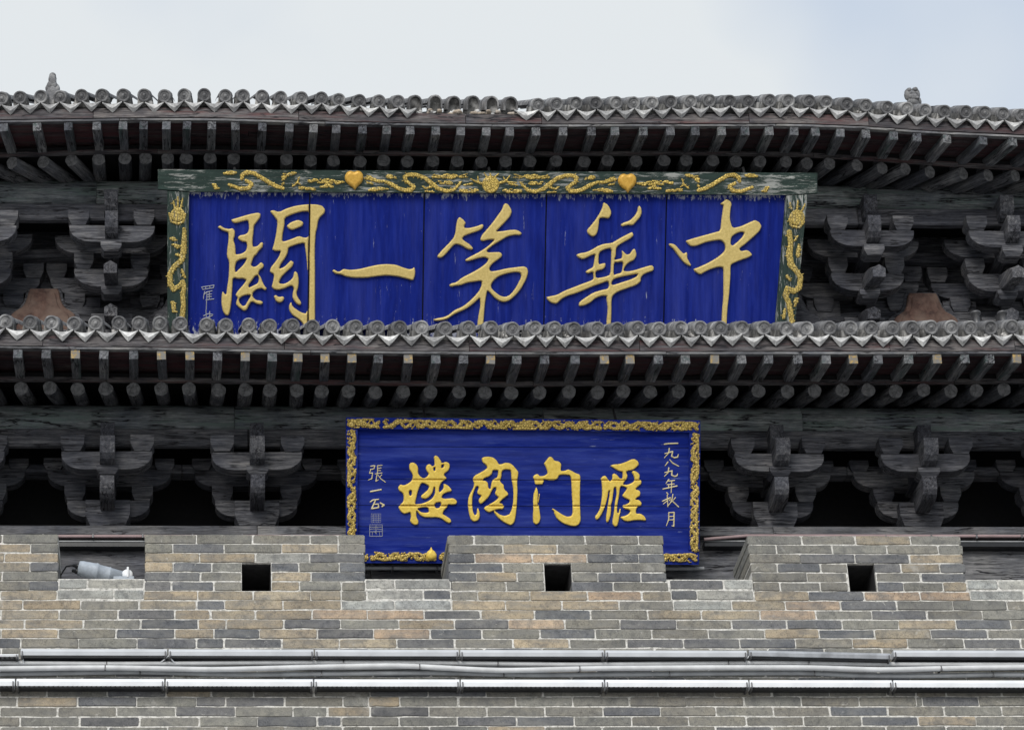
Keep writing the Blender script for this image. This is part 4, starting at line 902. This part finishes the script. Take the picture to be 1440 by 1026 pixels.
dr2 = [[(514,250,2),(522,251,3),(530,254,2.5),(540,254,2),(550,258,3),(560,264,3),(570,267,3),(578,267,3),(582,262,3),(577,258,2.5),(571,254,3),(569,248,3),(575,245,3),(585,245,3),(597,249,3),(607,257,3.4),(616,264,3),(628,268,2.6),(638,266,2.4),(645,259,2),(649,254,1)],[(516,256,1.2),(524,258,1.4)],[(516,247,1),(522,249,1.6)],[(545,247,2.5),(560,249,3)],[(520,266,2),(535,266,3),(545,265,1.6)],[(622,247,4),(632,246,4.2),(645,247,1.8)],[(609,245,.9),(620,247,1.5)],[(607,247.5,.9),(618,249,1.2)],[(645,247,1),(657,243.5,.7)],[(646,248,1),(658,248,.6)],[(618,255,3.2),(634,256,3.6)],[(607,262,1.5),(598,264,1.4),(594,261,.9)],[(648,267,2),(661,264.5,3.8),(672,267,2)],[(652,259,1),(664,257,1.6)],[(598,268,1),(610,269,1.2)]]
sun_ = [[(690,259.5,12)],[(684,248,1.5),(681,243.5,.9)],[(690,247,1.5),(689,244,1)],[(697,248,1.5),(701,244.5,.9)],[(676,258,2),(668,255,1.5),(662,251.5,.9)],[(673,257,1.6),(672,248,.8)],[(704,257,2),(711,255,1.6),(717,247,.8)],[(711,255,1.5),(708,249,.8)],[(714,256,1.4),(726,257,1)]]
sh = lambda ss, f: [[(*f(q[0], q[1]), q[2]) for q in s] for s in ss]
def spiky(ss):
    rr = random.Random(9); o = []
    for st in ss:
        if len(st) <= 3 and max(q[2] for q in st) >= 2.4:      # cloud: a cluster of small lobes
            L0 = abs(st[-1][0]-st[0][0])+abs(st[-1][1]-st[0][1])
            for i in range(int(L0*.7)+4):
                t = rr.random(); a, b = st[0], st[-1]; rm = max(q[2] for q in st)*(1-1.1*abs(t-.5))
                x, y = a[0]+(b[0]-a[0])*t, a[1]+(b[1]-a[1])*t+rr.uniform(-1, 1)*rm*.8; k = rr.uniform(.9, 1.9)
                o.append([(x-k, y, k), (x+k*rr.uniform(.5, 2), y+rr.uniform(-.5, .5), k*.7)])
            continue
        o.append([(a, b, c*.95) for a, b, c in st])
        for a, b in zip(st[:-1], st[1:]):
            for t in (.25, .75):
                x, y = a[0]+(b[0]-a[0])*t, a[1]+(b[1]-a[1])*t; l = math.hypot(b[0]-a[0], b[1]-a[1])+1e-6; sg = rr.choice((-1, 1))
                nx, ny = -(b[1]-a[1])/l*sg, (b[0]-a[0])/l*sg; k = min(a[2], b[2])
                o.append([(x, y, .9), (x+nx*(k+rr.uniform(.6, 2.2))+rr.uniform(-1.5, 1.5), max(241.5, min(267.5, y+ny*(k+rr.uniform(.6, 2)))) if y < 272 else y+ny*(k+1), .45)])
    return o
half = spiky(dr1+dr2); base = lambda x, y: (x, y+(x-690)*.0052)
fullb = sh(half, lambda x, y: base(x, y+1.5))+sh(half, lambda x, y: base(1380-x, y+1.5))+sh(sun_, lambda x, y: (x, y))
LFs = lambda x, y: LU(x, y, FO)
relief('dragon_carving', m_gold_wx, upq, UM, (), strokes_px(LFs, fullb), .0042, .010, .010, y0=-FO)
sl_ = [[(250,302,10)],[(246,294,1.2),(244,283,.9)],[(250,292,1.2),(250,277,.8)],[(254,294,1.2),(257,279,.8)],[(238,300,1),(241,312,1.2),(250,315,1.4),(258,312,1.2),(261,301,.9)],[(259,322,2),(259,335,2.8),(258,352,3.4),(256,365,3),(245,375,3),(239,385,3),(239,398,3),(244,407,3),(252,402,2.5),(257,396,2.5),(259,403,2.4),(257,415,2.8),(258,430,2.8),(256,447,3)],[(243,345,2.6),(253,348,3)],[(241,335,2),(247,338,2)],[(256,380,1.6),(260,390,1.5)],[(243,425,2),(246,440,2)],[(248,358,1.5),(254,360,1.5)]]
sr_ = [[(1121,306,11)],[(1110,326,3),(1112,345,3),(1110,355,3.6),(1112,372,3.8),(1119,380,3),(1126,390,3),(1124,405,3),(1116,410,3),(1107,405,2.6),(1104,415,2.8),(1109,425,3),(1112,440,3),(1114,455,3)],[(1124,345,3),(1126,352,3.6),(1122,362,2.6)],[(1118,338,1.4),(1122,332,1)],[(1107,388,1.8),(1111,394,1.5)],[(1120,420,1.6),(1118,432,2)],[(1104,435,1.6),(1102,447,1.8)],[(1113,294,1.3),(1111,285,.8)],[(1121,293,1.3),(1122,282,.8)],[(1128,296,1.2),(1132,287,.8)],[(1110,308,1.2),(1113,318,1.2),(1124,320,1.3),(1131,312,1)]]
for q in (sl_[:1]+spiky([[(a, b, c*1.3) for a, b, c in t] for t in sl_[1:]]), sr_[:1]+spiky([[(a, b, c*1.3) for a, b, c in t] for t in sr_[1:]])): relief('dragon_carving', m_gold_wz, upq, UM, (), strokes_px(LFs, q), .0042, .009, .010, y0=-FO)
# ------------------------------------------------------------------ lower plaque
TL = rad(25)
o, LM, LL = board_frame(735, 590, 1.68, TL)
lpq = empty('name_plaque', o, rot=RX(TL), label='smaller blue plaque with bright gold characters and carved gold border, behind the brick battlements', cat='plaque')
def edge(y): t = (y-590)/200; return 487+0*t, 985-2*t
hs = [603, 628.5, 674.5, 711, 741, 773.5]
for i in range(5):
    a, b = hs[i], hs[i+1]; k0 = -3 if i == 0 else .35; k1 = 3 if i == 4 else -.35
    m = MB(); plate(m, [LL(500, a+k0-1), LL(500, b+k1-1), LL(972, b+k1+1), LL(973, a+k0+1)], random.uniform(-.001, .001), .03, .003); m.build('plank', m_blue_lo, lpq, LM)
m = MB(); plate(m, [LL(492, 594), LL(492, 785), LL(978, 788), LL(980, 597)], .033, .055); m.build('back_board', m_dark, lpq, LM)
FL = .035
LLs = lambda x, y: LL(x, y, FL)
for nm, pl in (('frame_top', [(487, 586.5), (487, 603), (735, 605.5), (985, 608), (985, 591)]), ('frame_side', [(487, 603.5), (487, 773), (503, 773), (503, 603.5)]), ('frame_side', [(969.5, 608.5), (969, 774), (983.5, 774), (985, 608.5)]), ('frame_bottom', [(487, 773.5), (487, 791), (983, 793.5), (983.5, 774.5)])):
    m = MB(); plate(m, [LLs(*q) for q in pl], -FL, .05, .006); m.build(nm, m_blue_lo, lpq, LM)
for px in (600, 870):
    x_, z_ = LLs(px, 589); m = MB(); m.tube([(x_, .04, z_-.03), (x_, .16, z_+.02), (x_, .36, z_+.14)], .011, 6); m.build('hanger', m_steel, lpq, LM)
    x_, z_ = LLs(px, 786); m = MB(); m.box((x_-.02, .045, z_-.02), (x_+.02, .32, z_+.02)); m.build('support_bracket', m_steel, lpq, LM)
lou = [[(235,175),(250,145),(290,138),(330,160),(358,205),(352,280),(385,325),(430,350),(470,325),(495,290),(470,260),(452,220),(465,175),(495,158),(525,170),(535,190),(570,180),(568,110),(558,65),(585,45),(620,65),(655,120),(665,150),(720,128),(765,150),(772,200),(750,250),(700,285),(695,310),(730,340),(720,365),(680,380),(650,420),(630,470),(628,530),(650,520),(685,480),(690,440),(680,425),(710,420),(760,450),(800,505),(785,520),(720,535),(680,560),(660,600),(700,615),(760,610),(810,605),(850,625),(868,660),(850,690),(800,695),(745,690),(740,720),(690,775),(675,815),(720,840),(780,880),(792,920),(760,940),(710,915),(650,870),(580,860),(500,862),(430,860),(375,830),(335,770),(330,800),(335,860),(362,910),(355,950),(320,965),(270,945),(245,905),(260,850),(250,790),(200,810),(160,815),(120,780),(92,725),(120,690),(160,650),(165,590),(150,540),(100,510),(88,465),(120,425),(170,440),(230,410),(275,370),(285,320),(270,280),(240,235)],
 [(400,410),(440,415),(500,455),(480,500),(420,550),(388,580),(400,610),(450,620),(500,590),(540,540),(555,490),(560,460),(575,470),(575,550),(540,610),(480,650),(400,680),(310,690),(330,610),(350,520),(380,440)], [(565,700),(590,665),(650,660),(655,690),(630,735),(590,740)], [(340,745),(420,725),(480,725),(500,790),(450,800),(390,790)], [(235,520),(255,500),(272,520),(270,560),(250,580),(238,560)], [(552,205),(578,200),(580,245),(560,255)], [(662,172),(692,160),(688,203),(657,213)]]
guan2 = [[(250,85),(290,65),(350,62),(410,75),(455,115),(480,165),(520,160),(560,142),(620,145),(665,175),(700,215),(735,260),(735,310),(720,370),(725,480),(722,600),(715,720),(700,860),(680,930),(640,965),(590,950),(520,910),(450,850),(412,790),(420,765),(450,790),(500,825),(560,840),(620,815),(645,760),(665,680),(670,560),(665,460),(645,370),(640,290),(635,240),(580,232),(530,240),(515,280),(515,330),(495,375),(510,405),(545,430),(550,490),(600,535),(605,565),(570,590),(530,620),(485,670),(530,680),(550,720),(530,755),(470,750),(400,775),(350,798),(300,770),(282,740),(300,715),(350,690),(420,650),(480,600),(440,570),(425,540),(445,500),(440,465),(410,470),(390,510),(350,590),(290,650),(240,690),(215,660),(215,625),(240,590),(250,575),(200,555),(195,520),(215,480),(205,450),(180,455),(160,500),(135,580),(130,680),(140,780),(165,835),(190,810),(195,740),(210,735),(230,790),(232,850),(210,900),(150,918),(110,890),(85,800),(72,690),(80,600),(110,530),(145,470),(155,420),(135,360),(155,315),(220,280),(290,240),(330,210),(310,170),(265,140)],
 [(400,240),(470,240),(468,290),(455,340),(420,350),(390,380),(378,430),(370,490),(340,470),(340,410),(310,380),(260,375),(290,345),(350,325),(390,290)]]
men = [[(228,150),(260,115),(290,70),(320,62),(350,80),(365,115),(430,125),(462,160),(450,250),(500,250),(550,228),(600,250),(650,280),(700,295),(712,330),(705,500),(705,700),(712,820),(715,900),(690,955),(640,978),(570,970),(480,940),(400,880),(365,810),(360,775),(330,750),(350,740),(420,785),(480,825),(540,850),(590,840),(607,800),(605,700),(595,520),(590,380),(575,310),(500,300),(430,305),(410,355),(350,380),(290,378),(225,355),(232,390),(210,430),(160,430),(115,432),(105,375),(85,330),(110,300),(150,288),(180,320),(230,315),(280,285),(270,240),(250,190)],
 [(130,455),(155,510),(155,560),(150,640),(165,700),(180,800),(190,870),(170,930),(130,958),(90,930),(85,850),(92,750),(88,640),(95,550),(115,500)], [(172,530),(178,560),(165,650),(155,705),(148,680),(160,600)]]
yan = [[(262,180),(300,165),(380,160),(460,135),(530,100),(580,92),(625,120),(640,165),(600,210),(550,240),(470,255),(475,280),(490,310),(480,350),(440,400),(430,430),(490,430),(550,405),(580,375),(570,320),(540,270),(560,245),(600,255),(645,290),(650,330),(640,355),(672,380),(670,420),(620,460),(590,490),(640,505),(660,530),(650,580),(610,600),(590,625),(640,630),(675,665),(670,705),(620,720),(600,760),(600,810),(660,808),(710,840),(735,890),(720,905),(650,895),(560,900),(500,915),(440,905),(400,870),(395,850),(450,840),(500,815),(525,780),(510,760),(440,745),(425,715),(410,700),(470,690),(515,660),(510,630),(450,605),(415,580),(430,550),(470,500),(480,475),(440,455),(400,450),(385,490),(380,560),(370,620),(355,700),(350,790),(370,810),(385,740),(400,745),(395,800),(380,850),(375,900),(355,970),(320,985),(290,950),(290,900),(305,820),(315,740),(325,640),(345,560),(340,490),(330,460),(310,470),(300,560),(290,640),(270,700),(275,780),(260,860),(230,930),(208,920),(205,860),(220,760),(235,660),(250,580),(255,510),(240,510),(225,600),(200,700),(160,800),(110,880),(75,895),(58,850),(90,810),(125,750),(140,680),(155,560),(150,400),(135,350),(160,320),(200,310),(230,355),(260,390),(290,350),(285,300),(310,280),(350,300),(390,350),(420,350),(425,300),(420,260),(380,255),(320,225),(275,195)]]
zs = [(LL(735, 674.5)[1], .0022), (LL(735, 711)[1], .0022)]
for loops, cf, lab in ((lou, crop(550, 635, 9.33), 'bright gold character for tower'), (guan2, crop(650, 635, 9.32), 'bright gold character for pass'), (men, crop(740, 635, 9.32), 'bright gold character for gate'), (yan, crop(830, 635, 9.32), 'bright gold character for wild goose')):
    lp = [[LL(x, y) for x, y in cf(l)] for l in loops]
    relief('character', m_gold_lo, lpq, LM, lp, (), .0038, .018, .007, (), zs, label=lab)
ci = crop(920, 610, 7.33); cj = crop(505, 640, 7.9)
ins_r = [[(105,105,7),(150,99,8),(242,96,7)],
 [(155,150,7),(150,195,6),(105,245,4)],[(110,202,5),(190,180,7),(180,230,7),(205,245,7),(242,238,7),(248,210,4)],
 [(140,290,7),(112,328,4)],[(160,265,5),(190,300,7),(252,332,6)],
 [(150,350,7),(145,395,6),(105,437,4)],[(108,397,5),(185,380,7),(180,425,7),(212,437,7),(236,430,6),(240,408,4)],
 [(150,468,6),(120,510,4)],[(135,487,5),(210,478,6)],[(133,522,5),(205,515,6)],[(150,522,5),(148,560,5)],[(90,567,6),(235,535,7)],[(180,485,6),(175,605,5)],
 [(130,605,7),(142,620,6)],[(85,692,6),(165,655,6)],[(135,630,6),(140,750,5)],[(130,690,5),(92,722,4)],[(150,672,5),(163,690,5)],[(162,655,5),(172,678,5)],[(218,655,6),(198,680,4)],[(192,622,6),(182,690,6),(142,740,4)],[(186,690,6),(250,750,7)],
 [(150,810,6),(150,880,6),(125,945,4)],[(150,810,5),(205,808,7),(202,950,7),(182,945,4)],[(155,850,5),(195,848,5)],[(155,885,5),(195,883,5)]]
ins_l = [[(130,120,7),(175,115,7),(165,150,6)],[(125,157,6),(165,150,6)],[(130,160,6),(115,200,6),(150,195,6),(142,258,7),(100,275,4)],[(205,115,6),(205,200,6)],[(205,115,6),(255,110,6)],[(210,145,5),(245,140,6)],[(210,170,5),(240,168,5)],[(178,206,5),(255,195,6)],[(200,205,6),(187,288,7),(215,270,4)],[(210,220,5),(240,260,6),(292,297,7)],[(252,215,5),(225,245,4)],
 [(128,402,10),(245,380,9)],[(125,517,8),(152,496,8),(215,488,8)],[(182,500,8),(140,592,10),(218,580,8),(212,540,8),(160,545,7)],[(236,528,9),(275,552,12),(255,570,8)]]
def ink(ss, cf, k): return [[(*LL(*cf([(q[0], q[1])])[0]), q[2]*k) for q in s] for s in ss]
relief('inscription', m_pale_gold, lpq, LM, (), ink(ins_r, ci, 1.15/7.33/175), .0026, .007, .004, label='small raised date column of seven characters')
relief('inscription', m_pale_gold, lpq, LM, (), ink(ins_l, cj, 1.0/7.9/175), .0026, .007, .004, label='small raised signature column of three characters')
seal = []
def rect(x0, y0, x1, y1, r_): return [[(x0, y0, r_), (x1, y0, r_), (x1, y1, r_), (x0, y1, r_), (x0, y0, r_)]]
seal += rect(135, 648, 240, 745, 3.5)+[[(135+i*21, 655, 4), (135+i*21, 740, 4)] for i in (1, 2, 3, 4)]+[[(142, 672+i*24, 3.5), (236, 670+i*24, 3.5)] for i in range(3)]
seal += rect(118, 770, 258, 898, 4)+[[(128, 795, 4), (250, 795, 4)], [(128, 818, 4), (180, 815, 4)], [(200, 815, 4), (250, 822, 4)], [(188, 780, 4), (188, 870, 4)], [(128, 848, 4), (250, 845, 4)], [(150, 850, 3), (145, 885, 3)], [(225, 848, 3), (230, 888, 3)], [(170, 850, 3), (195, 872, 3)]]
relief('seal', m_pale_ink, lpq, LM, (), ink(seal, cj, .9/7.9/175), .0024, .003, .003, label='two square seals in pale outline')
# carved border
random.seed(3)
def band(p0, p1, amp, gaps=(), ph=0.0):
    """sinuous dragons and cloud scrolls along a strip, pixel space"""
    L_ = math.hypot(p1[0]-p0[0], p1[1]-p0[1]); tx, ty = (p1[0]-p0[0])/L_, (p1[1]-p0[1])/L_; nx, ny = -ty, tx
    at = lambda s, n: (p0[0]+tx*s+nx*n, p0[1]+ty*s+ny*n); out_ = []
    ok = lambda s: not any(a < s < b for a, b in gaps)
    for (wl, am, r0, pp) in ((29, amp*.60, 2.5, ph), (41, amp*.74, 2.0, ph+2.1), (23, amp*.80, 1.15, ph+4)):
        cur = []; s = 0
        while s < L_:
            if ok(s): cur.append((*at(s, am*math.sin(2*math.pi*s/wl+pp+1.6*math.sin(s*.043+pp)+.9*math.sin(s*.117+2*pp))), r0*(.75+.45*abs(math.sin(s*.11+pp)))))
            elif len(cur) > 1: out_.append(cur); cur = []
            s += 2.2
        if len(cur) > 1: out_.append(cur)
    s = 0
    while s < L_:
        if ok(s):
            n0 = random.uniform(-.95, .95)*amp; a = random.uniform(0, 6.28); cu = random.choice((-1, 1))*random.uniform(.5, 1.1); x_, n_ = s, n0; st = []
            for i in range(5):
                st.append((*at(x_, max(-amp, min(amp, n_))), 1.05-.13*i)); x_ += 1.3*math.cos(a); n_ += 1.3*math.sin(a); a += cu
            out_.append(st)
        s += 1.9
    return out_
b1 = band((490, 595), (982, 599.5), 6.6, ((44, 50), (137, 140), (356, 359)))
b1 += [[(722, 603, 1.6), (753, 603, 1.6)], [(728, 599, 2.6), (747, 599, 2.6)], [(733, 595, 3), (742, 595, 3)], [(737, 591.5, 2), (737, 591, 2)]]
for cx, cy, s in ((493, 593, 1), (980, 597, -1)):
    b1 += [[(cx+s*3, cy, 4), (cx+s*18, cy+1, 4.2)], [(cx+s*10, cy+3, 3), (cx+s*28, cy+5, 2)], [(cx+s*18, cy-3, 2.4), (cx+s*33, cy-4, .9)]]
b2 = band((494.5, 606), (494.5, 772), 6.2, ((64, 66),), 1.0)
b3 = band((977.5, 611), (976.5, 774), 6.0, ((70, 72),), 2.0)
b4 = band((490, 782), (980, 784), 6.4, ((28, 31), (122, 128)), .4)
for q in (b1, b2, b3, b4): relief('carved_border', m_gold_bd, lpq, LM, (), strokes_px(LLs, q, 1.0, 1/175.0), .0036, .016, .009, y0=-FL)
hp = boss(PEACH, LL, 606.5, 779.5, FL+.01); relief('heart_boss', m_gold_lo, lpq, LM, [hp], (), .004, .03, .03, y0=-FL)
# ------------------------------------------------------------------ pipes on the tower wall, spotlight in the crenel
def wall_pipe(name, pts, r_, mat, label):
    t = empty(name, pts[0], label=label, cat='pipe'); m = MB(); m.tube(pts, r_, 10); m.build('pipe', mat, t)
    for i in range(1, 8):
        a = pts[0].lerp(pts[-1], i/8); m = MB(); m.box((a.x-.008, a.y-r_-.003, a.z-r_-.004), (a.x+.008, a.y+r_+.06, a.z+r_+.004), .002); m.build('clip', m_steel, t)
wall_pipe('wall_conduit', [P(x, 753.8 if x < 900 else 756.5-(x-990)*.016, 2.25) for x in (-80, 83, 200, 480)], .0135, m_pink, 'faded red conduit along the wall plate over the spotlight')
wall_pipe('wall_conduit', [P(990, 758, 2.25), P(1050, 753, 2.25), P(1360, 753.5, 2.25), P(1500, 753.8, 2.25)], .0135, m_pink, 'faded red conduit along the wall plate past the smaller plaque')
wall_pipe('wall_conduit', [P(489, 798.3, 2.22), P(700, 798.5, 2.22), P(990, 799, 2.22)], .016, m_pvc2, 'grey pipe running under the smaller plaque')
for a, b, lab in ((-80, 485, 'dark slim light trough on the tower beam above the spotlight'), (990, 1500, 'dark slim light trough on the tower beam past the smaller plaque')):
    p, q = P(a, 759.5, 2.27), P(b, 760.5, 2.27); t = empty('light_trough', p, label=lab, cat='light bar')
    m = MB(); m.box((p.x, 2.27, p.z-.052), (q.x, 2.358, p.z-.012), .003); m.build('trough', m_dark, t)
    m = MB(); m.box((p.x, 2.265, p.z-.0115), (q.x, 2.36, p.z), .002); m.build('lid', m_pvc2, t)
sp = empty('spotlight', P(150, 811, .34), label='blue-grey cylindrical spotlight lying in the crenel of the parapet', cat='lamp')
a, b = P(116, 799.5, .30), P(180, 812.5, .36); ax = (b-a); L_ = ax.length
q = ax.to_track_quat('Y', 'Z').to_matrix().to_4x4(); mw = Matrix.Translation(a) @ q
m = MB(); m.lathe([(.001, -.035), (.052, -.03), (.058, 0), (.060, .09), (.064, .095), (.062, .11), (.056, .115), (.052, .19), (.054, .192), (.054, .20), (.050, .205), (.040, L_-.02), (.001, L_-.01)], 24, mw); m.build('lamp_body', m_lampg, sp)
for dx, dz in ((-.02, .022), (.0, -.028)):
    m = MB(); m.lathe([(.001, -.075), (.012, -.072), (.013, -.05), (.019, -.05), (.019, -.028)], 10, mw @ T(dx, 0, dz)); m.build('cable_gland', m_dark, sp)
k = P(179, 808, .33); m = MB(); m.lathe([(.001, -.02), (.036, -.02), (.040, -.012), (.040, .012), (.036, .02)], 20, T(*k)); m.build('pivot_plate', m_white, sp)
m = MB(); m.box((k.x-.004, k.y-.036, k.z-.03), (k.x+.012, k.y-.02, k.z+.05), .003); m.build('bolt', m_white, sp)
m = MB(); m.box((k.x-.10, k.y-.03, zr(4.7)-.01), (k.x+.05, k.y+.05, k.z-.02), .004); m.build('foot', m_lampg, sp)
m = MB(); k0 = mw @ Vector((-.02, -.07, .022)); m.tube([k0, k0+Vector((-.05, .02, .0)), k0+Vector((-.09, .06, -.05)), k0+Vector((-.10, .12, -.14))], .006, 6); m.build('power_cable', m_dark, sp)
